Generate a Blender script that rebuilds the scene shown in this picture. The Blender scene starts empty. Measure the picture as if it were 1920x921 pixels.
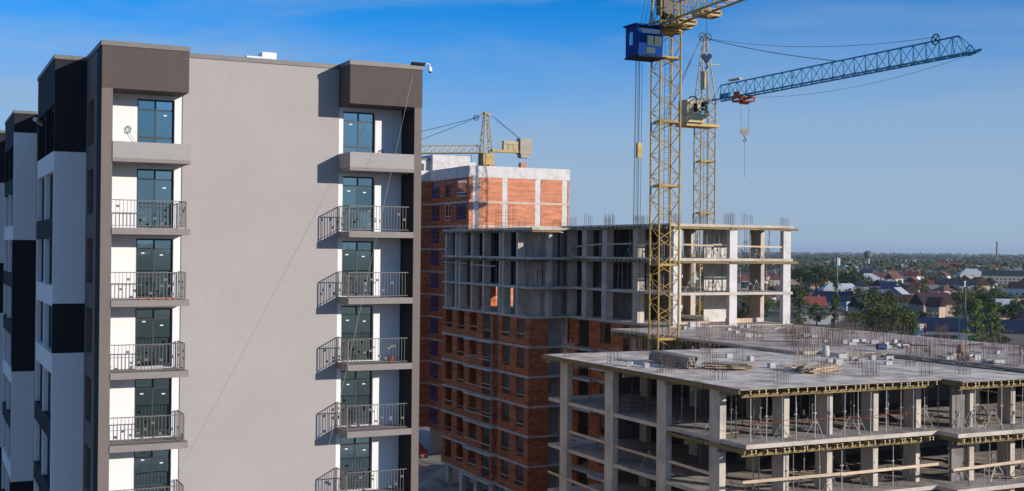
import bpy, math, random
from mathutils import Vector, Matrix

SC = bpy.context.scene
COL = SC.collection
rng = random.Random(11)
GZ = -2.0                      # ground level; the camera hovers 28 m above it

# ------------------------------------------------------------------ camera
cam = bpy.data.cameras.new('camera')
cam_o = bpy.data.objects.new('camera', cam)
COL.objects.link(cam_o)
yaw, pitch, roll = math.radians(26.114), math.radians(0.156), math.radians(0.55)
fw = Vector((math.sin(yaw)*math.cos(pitch), math.cos(yaw)*math.cos(pitch), math.sin(pitch)))
rt = Vector((math.cos(yaw), -math.sin(yaw), 0)); up = rt.cross(fw)
r_ = rt*math.cos(roll) + up*math.sin(roll); u_ = -rt*math.sin(roll) + up*math.cos(roll)
M = Matrix.Identity(4)
for i in range(3):
    M[i][0] = r_[i]; M[i][1] = u_[i]; M[i][2] = -fw[i]
M[0][3], M[1][3], M[2][3] = 0, 0, 26.0
cam_o.matrix_world = M
cam.sensor_width = 36; cam.lens = 36*2277/1920
cam.clip_start = 0.5; cam.clip_end = 60000
SC.camera = cam_o

# ------------------------------------------------------------------ sky and sun
SUN_DIR = Vector((-0.5, 0.825, -0.265)).normalized()      # the way the light travels
world = bpy.data.worlds.new('World'); SC.world = world; world.use_nodes = True
nt = world.node_tree; bg = nt.nodes['Background']
sky = nt.nodes.new('ShaderNodeTexSky'); sky.sky_type = 'NISHITA'; sky.sun_disc = False
sky.sun_elevation = math.radians(15.4); sky.sun_rotation = math.radians(148.8)
sky.altitude = 0; sky.air_density = 0.72; sky.dust_density = 0.15; sky.ozone_density = 6.0
hs = nt.nodes.new('ShaderNodeHueSaturation'); hs.inputs['Saturation'].default_value = 1.245; hs.inputs['Value'].default_value = 0.86
nt.links.new(sky.outputs[0], hs.inputs['Color'])
# thin high cloud veils, laid out over the whole dome
tc = nt.nodes.new('ShaderNodeTexCoord'); mp = nt.nodes.new('ShaderNodeMapping')
mp.inputs['Location'].default_value = (-2.75, -3.86, 0.284); mp.inputs['Scale'].default_value = (1.0, 1.0, 4.5); mp.inputs['Rotation'].default_value = (0.25, 0.1, 0.4)
nt.links.new(tc.outputs['Generated'], mp.inputs[0])
cn = nt.nodes.new('ShaderNodeTexNoise'); cn.inputs['Scale'].default_value = 1.9; cn.inputs['Detail'].default_value = 5
cn.inputs['Roughness'].default_value = 0.5; cn.inputs['Distortion'].default_value = 0.6
nt.links.new(mp.outputs[0], cn.inputs[0])
cr = nt.nodes.new('ShaderNodeValToRGB')
cr.color_ramp.elements[0].position = 0.384; cr.color_ramp.elements[0].color = (0, 0, 0, 1)
cr.color_ramp.elements[1].position = 0.651; cr.color_ramp.elements[1].color = (0.62, 0.62, 0.62, 1)
nt.links.new(cn.outputs[0], cr.inputs[0])
cm = nt.nodes.new('ShaderNodeMix'); cm.data_type = 'RGBA'
cm.inputs[7].default_value = (1.80, 2.45, 3.25, 1)
# the veils thicken towards the horizon all round, where the line of sight is longest
sx = nt.nodes.new('ShaderNodeSeparateXYZ'); nt.links.new(tc.outputs['Generated'], sx.inputs[0])
hr = nt.nodes.new('ShaderNodeMapRange'); hr.interpolation_type = 'SMOOTHSTEP'
hr.inputs[1].default_value = 0.0; hr.inputs[2].default_value = 0.219; hr.inputs[3].default_value = 1.0; hr.inputs[4].default_value = 0.0
nt.links.new(sx.outputs[2], hr.inputs[0])
cx_ = nt.nodes.new('ShaderNodeMath'); cx_.operation = 'MAXIMUM'; nt.links.new(cr.outputs[0], cx_.inputs[0]); nt.links.new(hr.outputs[0], cx_.inputs[1])
cy_ = nt.nodes.new('ShaderNodeMix'); cy_.data_type = 'FLOAT'; cy_.inputs[0].default_value = 0.5
ca_ = nt.nodes.new('ShaderNodeMath'); ca_.operation = 'ADD'; ca_.use_clamp = True; nt.links.new(cr.outputs[0], ca_.inputs[0]); nt.links.new(hr.outputs[0], ca_.inputs[1])
nt.links.new(cx_.outputs[0], cy_.inputs[2]); nt.links.new(ca_.outputs[0], cy_.inputs[3])
nt.links.new(cy_.outputs[0], cm.inputs[0]); nt.links.new(hs.outputs[0], cm.inputs[6])
nt.links.new(cm.outputs[2], bg.inputs[0])
bg.inputs[1].default_value = 0.15

sun = bpy.data.lights.new('sun', 'SUN'); sun.energy = 3.4; sun.angle = math.radians(0.53); sun.color = (1.0, 0.93, 0.84)
sun_o = bpy.data.objects.new('sun', sun); COL.objects.link(sun_o)
sun_o.rotation_euler = SUN_DIR.to_track_quat('-Z', 'Y').to_euler()
sun_o.location = (60, -80, 90)

SC.view_settings.view_transform = 'Standard'; SC.view_settings.look = 'None'
SC.view_settings.exposure = 0.32; SC.view_settings.gamma = 1; SC.view_settings.use_curve_mapping = False
SC.render.engine = 'CYCLES'
SC.cycles.max_bounces = 6; SC.cycles.transparent_max_bounces = 16; SC.cycles.volume_bounces = 0
SC.cycles.use_denoising = True
SC.cycles.caustics_reflective = False; SC.cycles.caustics_refractive = False

# ------------------------------------------------------------------ materials
def surf(name, col, rough=0.85, var=0.12, scale=0.5, fine=6.0, fvar=0.08, bump=0.0, bscale=20, metal=0.0, spec=0.3, tint=None, streak=0.0, objvar=0.0):
    """a plain procedural surface: large blotches, fine grain, optional streaks and relief"""
    m = bpy.data.materials.new(name); m.use_nodes = True
    t = m.node_tree; b = t.nodes['Principled BSDF']
    geo = t.nodes.new('ShaderNodeNewGeometry')
    def noise(sc, det=4, vec=None, rg=0.55):
        n = t.nodes.new('ShaderNodeTexNoise'); n.inputs['Scale'].default_value = sc; n.inputs['Detail'].default_value = det
        n.inputs['Roughness'].default_value = rg
        t.links.new(vec or geo.outputs['Position'], n.inputs['Vector']); return n.outputs[0]
    def mathn(op, a, b_):
        n = t.nodes.new('ShaderNodeMath'); n.operation = op
        for i, x in enumerate((a, b_)):
            if hasattr(x, 'is_linked'): t.links.new(x, n.inputs[i])
            else: n.inputs[i].default_value = x
        return n.outputs[0]
    def centred(x, amp): return mathn('MULTIPLY', mathn('SUBTRACT', x, 0.5), amp*4)
    v = mathn('ADD', 1.0, centred(noise(scale), var))
    v = mathn('ADD', v, centred(noise(fine, 3), fvar))
    if streak:
        mpn = t.nodes.new('ShaderNodeMapping'); mpn.inputs['Scale'].default_value = (2.2, 2.2, 0.12)
        t.links.new(geo.outputs['Position'], mpn.inputs[0])
        v = mathn('ADD', v, centred(noise(1.6, 4, mpn.outputs[0]), streak))
    if objvar:
        oi = t.nodes.new('ShaderNodeObjectInfo')
        v = mathn('ADD', v, mathn('MULTIPLY', mathn('SUBTRACT', oi.outputs['Random'], 0.5), objvar*2))
    base = t.nodes.new('ShaderNodeRGB'); base.outputs[0].default_value = (*col, 1)
    src = base.outputs[0]
    if tint:
        mx = t.nodes.new('ShaderNodeMix'); mx.data_type = 'RGBA'
        mx.inputs[7].default_value = (*tint, 1); t.links.new(src, mx.inputs[6])
        rp = t.nodes.new('ShaderNodeMapRange'); rp.inputs[1].default_value = 0.45; rp.inputs[2].default_value = 0.68
        t.links.new(noise(scale*1.7, 5), rp.inputs[0]); t.links.new(rp.outputs[0], mx.inputs[0]); src = mx.outputs[2]
    vm = t.nodes.new('ShaderNodeVectorMath'); vm.operation = 'SCALE'
    t.links.new(src, vm.inputs[0]); t.links.new(v, vm.inputs['Scale'])
    t.links.new(vm.outputs[0], b.inputs['Base Color'])
    b.inputs['Roughness'].default_value = rough; b.inputs['Metallic'].default_value = metal
    b.inputs['Specular IOR Level'].default_value = spec
    if bump:
        bn = t.nodes.new('ShaderNodeBump'); bn.inputs['Strength'].default_value = bump; bn.inputs['Distance'].default_value = 0.05
        t.links.new(noise(bscale, 4), bn.inputs['Height']); t.links.new(bn.outputs[0], b.inputs['Normal'])
    return m

def brick_mat(name, c1, c2, mortar, bw=0.42, rh=0.235):
    m = bpy.data.materials.new(name); m.use_nodes = True
    t = m.node_tree; b = t.nodes['Principled BSDF']
    geo = t.nodes.new('ShaderNodeNewGeometry'); sp = t.nodes.new('ShaderNodeSeparateXYZ'); t.links.new(geo.outputs['Position'], sp.inputs[0])
    ad = t.nodes.new('ShaderNodeMath'); ad.operation = 'ADD'; t.links.new(sp.outputs[0], ad.inputs[0]); t.links.new(sp.outputs[1], ad.inputs[1])
    cb = t.nodes.new('ShaderNodeCombineXYZ'); t.links.new(ad.outputs[0], cb.inputs[0]); t.links.new(sp.outputs[2], cb.inputs[1])
    br = t.nodes.new('ShaderNodeTexBrick'); br.inputs['Scale'].default_value = 1.0
    br.inputs['Color1'].default_value = (*c1, 1); br.inputs['Color2'].default_value = (*c2, 1); br.inputs['Mortar'].default_value = (*mortar, 1)
    br.inputs['Mortar Size'].default_value = 0.014; br.inputs['Mortar Smooth'].default_value = 0.2
    br.inputs['Brick Width'].default_value = bw; br.inputs['Row Height'].default_value = rh
    t.links.new(cb.outputs[0], br.inputs['Vector'])
    mpn = t.nodes.new('ShaderNodeMapping'); mpn.inputs['Scale'].default_value = (0.35, 0.35, 2.2); t.links.new(geo.outputs['Position'], mpn.inputs[0])
    n = t.nodes.new('ShaderNodeTexNoise'); n.inputs['Scale'].default_value = 1.2; n.inputs['Detail'].default_value = 5; t.links.new(mpn.outputs[0], n.inputs['Vector'])
    mr = t.nodes.new('ShaderNodeMapRange'); mr.inputs[1].default_value = 0.3; mr.inputs[2].default_value = 0.7; mr.inputs[3].default_value = 0.78; mr.inputs[4].default_value = 1.2
    t.links.new(n.outputs[0], mr.inputs[0])
    vm = t.nodes.new('ShaderNodeVectorMath'); vm.operation = 'SCALE'; t.links.new(br.outputs[0], vm.inputs[0]); t.links.new(mr.outputs[0], vm.inputs['Scale'])
    t.links.new(vm.outputs[0], b.inputs['Base Color']); b.inputs['Roughness'].default_value = 0.9; b.inputs['Specular IOR Level'].default_value = 0.15
    bn = t.nodes.new('ShaderNodeBump'); bn.inputs['Strength'].default_value = 0.5; bn.inputs['Distance'].default_value = 0.02; bn.invert = True
    t.links.new(br.outputs['Fac'], bn.inputs['Height']); t.links.new(bn.outputs[0], b.inputs['Normal'])
    return m

def glass_mat(name, clear, shine, fac, rough=0.015):
    m = bpy.data.materials.new(name); m.use_nodes = True; t = m.node_tree
    t.nodes.remove(t.nodes['Principled BSDF']); out = t.nodes['Material Output']
    tr = t.nodes.new('ShaderNodeBsdfTransparent'); tr.inputs[0].default_value = (*clear, 1)
    gl = t.nodes.new('ShaderNodeBsdfGlossy'); gl.inputs[0].default_value = (*shine, 1); gl.inputs['Roughness'].default_value = rough
    geo = t.nodes.new('ShaderNodeNewGeometry'); n = t.nodes.new('ShaderNodeTexNoise'); n.inputs['Scale'].default_value = 0.9; t.links.new(geo.outputs['Position'], n.inputs['Vector'])
    bn = t.nodes.new('ShaderNodeBump'); bn.inputs['Strength'].default_value = 0.10; bn.inputs['Distance'].default_value = 0.05
    t.links.new(n.outputs[0], bn.inputs['Height']); t.links.new(bn.outputs[0], gl.inputs['Normal'])
    mx = t.nodes.new('ShaderNodeMixShader')
    oi = t.nodes.new('ShaderNodeObjectInfo'); fr = t.nodes.new('ShaderNodeMath'); fr.operation = 'MULTIPLY_ADD'; fr.inputs[1].default_value = 0.22; fr.inputs[2].default_value = fac-0.11
    t.links.new(oi.outputs['Random'], fr.inputs[0]); t.links.new(fr.outputs[0], mx.inputs[0])   # panes differ a little
    t.links.new(tr.outputs[0], mx.inputs[1]); t.links.new(gl.outputs[0], mx.inputs[2]); t.links.new(mx.outputs[0], out.inputs[0])
    return m

def leaf_mat(name, c1, c2, objvar=0.35):
    m = bpy.data.materials.new(name); m.use_nodes = True; t = m.node_tree; b = t.nodes['Principled BSDF']
    oi = t.nodes.new('ShaderNodeObjectInfo'); geo = t.nodes.new('ShaderNodeNewGeometry')
    n = t.nodes.new('ShaderNodeTexNoise'); n.inputs['Scale'].default_value = 0.35; n.inputs['Detail'].default_value = 3; t.links.new(geo.outputs['Position'], n.inputs['Vector'])
    a = t.nodes.new('ShaderNodeMath'); a.operation = 'MULTIPLY_ADD'; a.inputs[1].default_value = 0.75; a.inputs[2].default_value = -0.12; t.links.new(oi.outputs['Random'], a.inputs[0])
    s = t.nodes.new('ShaderNodeMath'); s.operation = 'ADD'; t.links.new(a.outputs[0], s.inputs[0])
    k = t.nodes.new('ShaderNodeMath'); k.operation = 'MULTIPLY_ADD'; k.inputs[1].default_value = 1.1; k.inputs[2].default_value = -0.4; t.links.new(n.outputs[0], k.inputs[0]); t.links.new(k.outputs[0], s.inputs[1]); s.use_clamp = True
    mx = t.nodes.new('ShaderNodeMix'); mx.data_type = 'RGBA'; mx.inputs[6].default_value = (*c1, 1); mx.inputs[7].default_value = (*c2, 1); t.links.new(s.outputs[0], mx.inputs[0])
    t.links.new(mx.outputs[2], b.inputs['Base Color']); b.inputs['Roughness'].default_value = 0.75; b.inputs['Specular IOR Level'].default_value = 0.15
    return m

MT = {}
MT['plaster_grey'] = surf('grey_plaster', (0.405, 0.365, 0.34), 0.9, 0.05, 0.3, 9, 0.03, bump=0.12, bscale=60, streak=0.012)
MT['plaster_brown'] = surf('brown_plaster', (0.105, 0.082, 0.073), 0.9, 0.05, 0.4, 14, 0.05, bump=0.12, bscale=60, streak=0.04)
MT['plaster_taupe'] = surf('taupe_plaster', (0.185, 0.153, 0.134), 0.9, 0.04, 0.4, 14, 0.04, bump=0.12, bscale=60, streak=0.04)
MT['plaster_white'] = surf('white_plaster', (0.84, 0.825, 0.80), 0.9, 0.02, 0.5, 14, 0.02, streak=0.015)
MT['plaster_navy'] = surf('black_brown_plaster', (0.022, 0.020, 0.024), 0.85, 0.05, 0.5, 14, 0.05)
MT['coping'] = surf('coping_metal', (0.16, 0.15, 0.14), 0.55, 0.08, 1.2, 10, 0.05, metal=0.3)
MT['parapet'] = surf('balcony_render', (0.37, 0.34, 0.32), 0.9, 0.06, 1.0, 10, 0.05, bump=0.15, bscale=40)
MT['soffit'] = surf('balcony_slab_paint', (0.27, 0.235, 0.215), 0.9, 0.06, 1.2, 10, 0.06)
MT['plywood'] = surf('dark_film_faced_plywood', (0.055, 0.042, 0.034), 0.7, 0.15, 0.8, 6, 0.1)
MT['frame_dark'] = surf('window_frame', (0.045, 0.045, 0.05), 0.45, 0.05, 2, 10, 0.03)
MT['rail'] = surf('railing_paint', (0.16, 0.145, 0.13), 0.5, 0.08, 2, 12, 0.05)
MT['sticker'] = surf('paper_sticker', (0.8, 0.8, 0.8), 0.7, 0.02)
MT['interior'] = surf('room_plaster', (0.42, 0.41, 0.40), 0.9, 0.1, 0.7)
MT['glass'] = glass_mat('tinted_glass', (0.42, 0.50, 0.50), (0.58, 0.80, 0.84), 0.40)
MT['concrete'] = surf('cast_concrete', (0.58, 0.50, 0.415), 0.92, 0.09, 0.45, 5, 0.07, bump=0.25, bscale=14, tint=(0.41, 0.365, 0.315), streak=0.09)
MT['concrete_floor'] = surf('concrete_floor', (0.85, 0.70, 0.55), 0.93, 0.22, 0.4, 2.2, 0.16, bump=0.35, bscale=6, tint=(0.42, 0.345, 0.27))
MT['concrete_deck'] = surf('rough_deck_concrete', (0.66, 0.52, 0.405), 0.95, 0.14, 0.3, 2.2, 0.2, bump=0.8, bscale=3.2, tint=(0.44, 0.35, 0.28))
MT['concrete_shaded_floor'] = surf('shaded_concrete_floor', (0.50, 0.44, 0.38), 0.95, 0.2, 0.5, 3, 0.15, bump=0.3, bscale=6, tint=(0.30, 0.265, 0.23))  # floor concrete darkened so open storeys bounce less light and look shaded
MT['concrete_shaded'] = surf('shaded_concrete', (0.24, 0.22, 0.20), 0.95, 0.12, 0.5, 5, 0.08, tint=(0.17, 0.155, 0.14))  # darker copy of the concrete, putting inner shade into its colour
MT['concrete_white'] = surf('pale_concrete', (0.66, 0.63, 0.60), 0.9, 0.07, 0.6, 6, 0.05, tint=(0.52, 0.49, 0.46))
MT['brick'] = brick_mat('clay_block', (0.66, 0.19, 0.065), (0.46, 0.12, 0.045), (0.17, 0.08, 0.05))
MT['brick_light'] = brick_mat('orange_clay_block', (0.66, 0.265, 0.15), (0.58, 0.225, 0.12), (0.50, 0.26, 0.17), 0.5, 0.24)
MT['timber_yellow'] = surf('yellow_formwork_timber', (0.215, 0.15, 0.055), 0.7, 0.14, 1.5, 8, 0.12, objvar=0.2)
MT['timber_end'] = surf('cut_timber_end', (0.62, 0.52, 0.36), 0.8, 0.1, 3)
MT['timber'] = surf('sawn_timber', (0.55, 0.41, 0.28), 0.8, 0.15, 1.5, 8, 0.12, objvar=0.22)
MT['timber_grey'] = surf('weathered_timber', (0.30, 0.265, 0.225), 0.85, 0.15, 1.5, 8, 0.12, objvar=0.2)
MT['rebar'] = surf('rusty_rebar', (0.115, 0.08, 0.066), 0.8, 0.2, 1.5, 8, 0.1)
MT['steel'] = surf('galvanised_steel', (0.36, 0.35, 0.34), 0.5, 0.15, 2, 10, 0.1, metal=0.4, objvar=0.25)
MT['prop_blue'] = surf('blue_prop_paint', (0.02, 0.06, 0.18), 0.5, 0.1, 2)
MT['prop_rust'] = surf('dark_prop_steel', (0.12, 0.10, 0.09), 0.6, 0.15, 2, objvar=0.3)
MT['crane_yellow'] = surf('crane_yellow_paint', (0.47, 0.305, 0.085), 0.5, 0.14, 0.7, 6, 0.08, tint=(0.30, 0.20, 0.07))
MT['crane_pale'] = surf('crane_pale_paint', (0.46, 0.38, 0.22), 0.55, 0.14, 0.7, 6, 0.08, tint=(0.34, 0.26, 0.14))
MT['crane_cream'] = surf('crane_cream_paint', (0.62, 0.53, 0.36), 0.6, 0.12, 0.7)
MT['crane_blue'] = surf('crane_blue_paint', (0.03, 0.22, 0.37), 0.5, 0.1, 0.7, 6, 0.08)
MT['cab_blue'] = surf('cab_blue_paint', (0.005, 0.04, 0.21), 0.7, 0.08, 0.9, spec=0.1)
MT['red_paint'] = surf('red_oxide_paint', (0.30, 0.06, 0.035), 0.6, 0.15, 1.5)
MT['dark_steel'] = surf('dark_greasy_steel', (0.02, 0.02, 0.022), 0.8, 0.15, 2, spec=0.1)
MT['cable'] = surf('steel_cable', (0.045, 0.045, 0.05), 0.6, 0.1, 2)
MT['white_wire'] = surf('white_wire', (0.5, 0.48, 0.45), 0.6, 0.05, 2)
MT['counterweight'] = surf('counterweight_concrete', (0.40, 0.35, 0.28), 0.9, 0.15, 0.8)
MT['blue_frame'] = surf('blue_film_frame', (0.05, 0.17, 0.48), 0.5, 0.08, 2)
MT['glass_site'] = glass_mat('site_window_glass', (0.35, 0.42, 0.5), (0.75, 0.82, 0.9), 0.5)
MT['block'] = surf('foam_concrete_block', (0.44, 0.42, 0.395), 0.95, 0.1, 2, 8, 0.05, objvar=0.2)
MT['tan_cloth'] = surf('tan_cloth', (0.27, 0.18, 0.125), 0.9, 0.1, 2)
MT['white_bag'] = surf('white_bulk_bag', (0.5, 0.49, 0.47), 0.8, 0.08, 3)
MT['blue_tub'] = surf('blue_tub', (0.03, 0.05, 0.12), 0.5, 0.1, 2)
MT['ground'] = surf('town_ground', (0.105, 0.105, 0.06), 0.95, 0.3, 0.012, 0.15, 0.15, tint=(0.15, 0.135, 0.10))
MT['dirt'] = surf('site_dirt', (0.34, 0.31, 0.275), 0.95, 0.25, 0.15, 1.2, 0.2, bump=0.8, bscale=1.5, tint=(0.24, 0.205, 0.165))
MT['asphalt'] = surf('asphalt', (0.065, 0.065, 0.068), 0.9, 0.12, 0.2)
MT['bark'] = surf('bark', (0.075, 0.06, 0.045), 0.9, 0.2, 2)
MT['leaf_dark'] = leaf_mat('dark_foliage', (0.036, 0.062, 0.018), (0.15, 0.15, 0.04))
MT['leaf_mid'] = leaf_mat('mid_foliage', (0.060, 0.092, 0.022), (0.19, 0.18, 0.05))
MT['leaf_light'] = leaf_mat('light_foliage', (0.085, 0.14, 0.03), (0.18, 0.235, 0.055))
MT['leaf_far'] = leaf_mat('far_foliage', (0.034, 0.056, 0.026), (0.10, 0.105, 0.045))

# ------------------------------------------------------------------ builders
def origin(o):
    while o.parent: o = o.parent
    return Vector(o.location)

def link(o, parent=None):
    COL.objects.link(o)
    if parent: o.parent = parent
    return o

class MB:
    """collects shapes in world coordinates, builds ONE mesh object"""
    def __init__(s): s.v = []; s.f = []; s.ix = {}
    def vert(s, p):
        k = (round(p[0], 4), round(p[1], 4), round(p[2], 4))
        if k not in s.ix: s.ix[k] = len(s.v); s.v.append(k)
        return s.ix[k]
    def raw(s, vs, fs):
        n = len(s.v); s.v += [tuple(v) for v in vs]; s.f += [tuple(n+i for i in f) for f in fs]; return s
    def poly(s, *ps): s.f.append(tuple(s.vert(p) for p in ps)); return s
    def box(s, x0, x1, y0, y1, z0, z1):
        return s.raw([(x0,y0,z0),(x1,y0,z0),(x1,y1,z0),(x0,y1,z0),(x0,y0,z1),(x1,y0,z1),(x1,y1,z1),(x0,y1,z1)],
                     [(0,3,2,1),(4,5,6,7),(0,1,5,4),(1,2,6,5),(2,3,7,6),(3,0,4,7)])
    def beam(s, p, q, w, h, upv=(0,0,1)):
        p, q = Vector(p), Vector(q); d = (q-p).normalized(); U = Vector(upv)
        if abs(d.dot(U)) > 0.98: U = Vector((0,1,0))
        sd = d.cross(U).normalized()*w/2; U = sd.cross(d).normalized()*h/2
        c = [-sd-U, sd-U, sd+U, -sd+U]
        return s.raw([p+x for x in c]+[q+x for x in c], [(0,1,2,3),(7,6,5,4),(0,4,5,1),(1,5,6,2),(2,6,7,3),(3,7,4,0)])
    def tube(s, p, q, r, n=6, r2=None):
        p, q = Vector(p), Vector(q); r2 = r if r2 is None else r2; d = (q-p).normalized()
        a = d.orthogonal().normalized(); b = d.cross(a)
        vs = [p+(a*math.cos(2*math.pi*i/n)+b*math.sin(2*math.pi*i/n))*r for i in range(n)]+[q+(a*math.cos(2*math.pi*i/n)+b*math.sin(2*math.pi*i/n))*r2 for i in range(n)]
        return s.raw(vs, [(i,(i+1)%n,n+(i+1)%n,n+i) for i in range(n)]+[tuple(range(n-1,-1,-1)), tuple(range(n,2*n))])
    def path(s, pts, r, n=5):
        """one continuous tube through points"""
        pts = [Vector(p) for p in pts]; rings = []
        for i, p in enumerate(pts):
            d = (pts[min(i+1,len(pts)-1)]-pts[max(i-1,0)]).normalized(); a = d.cross(Vector((0.13,0.27,0.95))).normalized(); b = d.cross(a)
            rings.append([p+(a*math.cos(2*math.pi*k/n)+b*math.sin(2*math.pi*k/n))*r for k in range(n)])
        fs = []
        for i in range(len(pts)-1):
            for k in range(n): fs.append((i*n+k, i*n+(k+1)%n, (i+1)*n+(k+1)%n, (i+1)*n+k))
        fs += [tuple(range(n-1,-1,-1)), tuple((len(pts)-1)*n+k for k in range(n))]
        return s.raw([v for r0 in rings for v in r0], fs)
    def lathe(s, c, prof, n=12):
        vs = [(c[0]+r*math.cos(2*math.pi*i/n), c[1]+r*math.sin(2*math.pi*i/n), c[2]+z) for r, z in prof for i in range(n)]
        m = len(prof); fs = [(j*n+i, j*n+(i+1)%n, (j+1)*n+(i+1)%n, (j+1)*n+i) for j in range(m-1) for i in range(n)]
        fs += [tuple(range(n-1,-1,-1)), tuple((m-1)*n+i for i in range(n))]
        return s.raw(vs, fs)
    def panel(s, axis, p0, p1, u0, u1, z0, z1, holes=()):
        """upright wall between planes p0 and p1 of the axis, with rectangular holes (u0,u1,z0,z1)"""
        us = sorted({u0, u1, *[min(max(h[i], u0), u1) for h in holes for i in (0, 1)]})
        zs = sorted({z0, z1, *[min(max(h[i], z0), z1) for h in holes for i in (2, 3)]})
        def solid(i, j):
            if i < 0 or j < 0 or i >= len(us)-1 or j >= len(zs)-1: return False
            cu, cz = (us[i]+us[i+1])/2, (zs[j]+zs[j+1])/2
            return not any(h[0] < cu < h[1] and h[2] < cz < h[3] for h in holes)
        P = (lambda u, p, z: (u, p, z)) if axis == 'y' else (lambda u, p, z: (p, u, z))
        for i in range(len(us)-1):
            for j in range(len(zs)-1):
                if not solid(i, j): continue
                a, b, c, d = us[i], us[i+1], zs[j], zs[j+1]
                s.poly(P(a,p0,c),P(b,p0,c),P(b,p0,d),P(a,p0,d)); s.poly(P(a,p1,c),P(a,p1,d),P(b,p1,d),P(b,p1,c))
                if not solid(i-1,j): s.poly(P(a,p0,c),P(a,p0,d),P(a,p1,d),P(a,p1,c))
                if not solid(i+1,j): s.poly(P(b,p0,c),P(b,p1,c),P(b,p1,d),P(b,p0,d))
                if not solid(i,j-1): s.poly(P(a,p0,c),P(a,p1,c),P(b,p1,c),P(b,p0,c))
                if not solid(i,j+1): s.poly(P(a,p0,d),P(b,p0,d),P(b,p1,d),P(a,p1,d))
        return s
    def mesh(s, name, mat, off=(0,0,0), smooth=False):
        me = bpy.data.meshes.new(name); o = Vector(off)
        me.from_pydata([tuple(Vector(v)-o) for v in s.v], [], s.f)
        if mat: me.materials.append(MT[mat] if isinstance(mat, str) else mat)
        if smooth: me.polygons.foreach_set('use_smooth', [True]*len(me.polygons))
        return me
    def build(s, name, mat, parent=None, smooth=False, local=False):
        off = (0,0,0) if (parent is None or local) else origin(parent)
        return link(bpy.data.objects.new(name, s.mesh(name, mat, off, smooth)), parent)

def tag(o, label=None, cat=None, group=None, kind=None):
    for k, v in (('label', label), ('category', cat), ('group', group), ('kind', kind)):
        if v: o[k] = v
    return o

def thing(name, loc, label, cat, group=None):
    o = bpy.data.objects.new(name, None); o.location = loc; o.empty_display_size = 0.3
    return tag(link(o), label, cat, group)

def solo(name, mb, mat, loc, label, cat, group=None, smooth=False, kind=None):
    """a thing that is one mesh, its origin at its base"""
    o = link(bpy.data.objects.new(name, mb.mesh(name, mat, loc, smooth))); o.location = loc
    return tag(o, label, cat, group, kind)

def inst(name, me, parent, loc, rz=0.0, scale=None):
    """one more object sharing a mesh; loc in world coordinates"""
    o = link(bpy.data.objects.new(name, me), parent)
    o.location = Vector(loc) - (origin(parent) if parent else Vector((0,0,0)))
    o.rotation_euler.z = rz
    if scale: o.scale = scale
    return o

def B(x0, x1, y0, y1, z0, z1): return MB().box(x0, x1, y0, y1, z0, z1)

# ================================================================== GROUND
g = MB(); R = 16000; N = 48
g.raw([(0,0,GZ)]+[(R*math.cos(2*math.pi*i/N), R*math.sin(2*math.pi*i/N), GZ) for i in range(N)], [(0,1+i,1+(i+1)%N) for i in range(N)])
tag(g.build('ground', 'ground'), kind='structure')
dm = MB(); nx, ny = 76, 88
hgt = [[0.0]*(ny+1) for _ in range(nx+1)]
for _ in range(330):
    cx, cy, rr, hh = rng.uniform(0,nx), rng.uniform(0,ny), rng.uniform(1.5,4), rng.uniform(0.1,0.7)
    for i in range(nx+1):
        for j in range(ny+1):
            d = math.hypot(i-cx, j-cy)/rr
            if d < 1: hgt[i][j] += hh*(1-d*d)**2*0.6
dm.raw([(-118+i*3.0, -64+j*3.0, GZ+0.02+(0 if i in (0,nx) or j in (0,ny) else hgt[i][j]*0.8)) for i in range(nx+1) for j in range(ny+1)],
       [(i*(ny+1)+j, (i+1)*(ny+1)+j, (i+1)*(ny+1)+j+1, i*(ny+1)+j+1) for i in range(nx) for j in range(ny)])
tag(dm.build('building_site_ground', 'dirt', smooth=True), kind='structure')  # carried far out of view and lightened to bounce light onto shaded faces

# ================================================================== FINISHED APARTMENT BLOCK (left)
YF, YW = 52.1, 53.70
FB = thing('apartment_building', (6.75, YF, GZ), 'finished ten storey apartment block with blank grey wall and two stacks of balconies', 'building')
LEV = [29.72-3.0*k for k in range(11)]           # floor tops, counted from the top storey down
DOORS = [(8.43, 9.99), (17.62, 19.18)]
# blank wall, set between two white balcony recesses
B(10.32, 17.40, YW, 54.05, GZ, 34.2).build('blank_wall', 'plaster_grey', FB)
tag(FB.children[-1], 'blank light grey rendered wall')
for (u0, u1, (d0, d1)) in ((7.19, 10.318, DOORS[0]), (17.402, 20.49, DOORS[1])):
    MB().panel('y', YW+0.05, 54.05, u0, u1, GZ, 33.9, [(d0, d1, max(z+0.03, GZ+0.1), z+2.57) for z in LEV]).build('recess_wall', 'plaster_white', FB)
# corner pillars and the heavy boxes over the balconies
B(6.75, 7.19, YF, YW, GZ, 32.458).build('corner_pillar', 'plaster_taupe', FB)
B(20.49, 20.85, YF, YW, GZ, 32.458).build('corner_pillar', 'plaster_taupe', FB)
B(6.735, 6.748, YF+0.02, 53.4, GZ, 34.2).build('side_strip', 'plaster_navy', FB)
B(20.472, 20.488, YF+0.05, YW, GZ, 32.4).build('side_strip', 'plaster_navy', FB)
B(6.75, 10.27, YF-0.012, YW-0.002, 32.46, 34.2).build('roof_box', 'plaster_brown', FB)
B(17.38, 20.862, YF-0.012, YW-0.002, 32.46, 34.2).build('roof_box', 'plaster_brown', FB)
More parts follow.
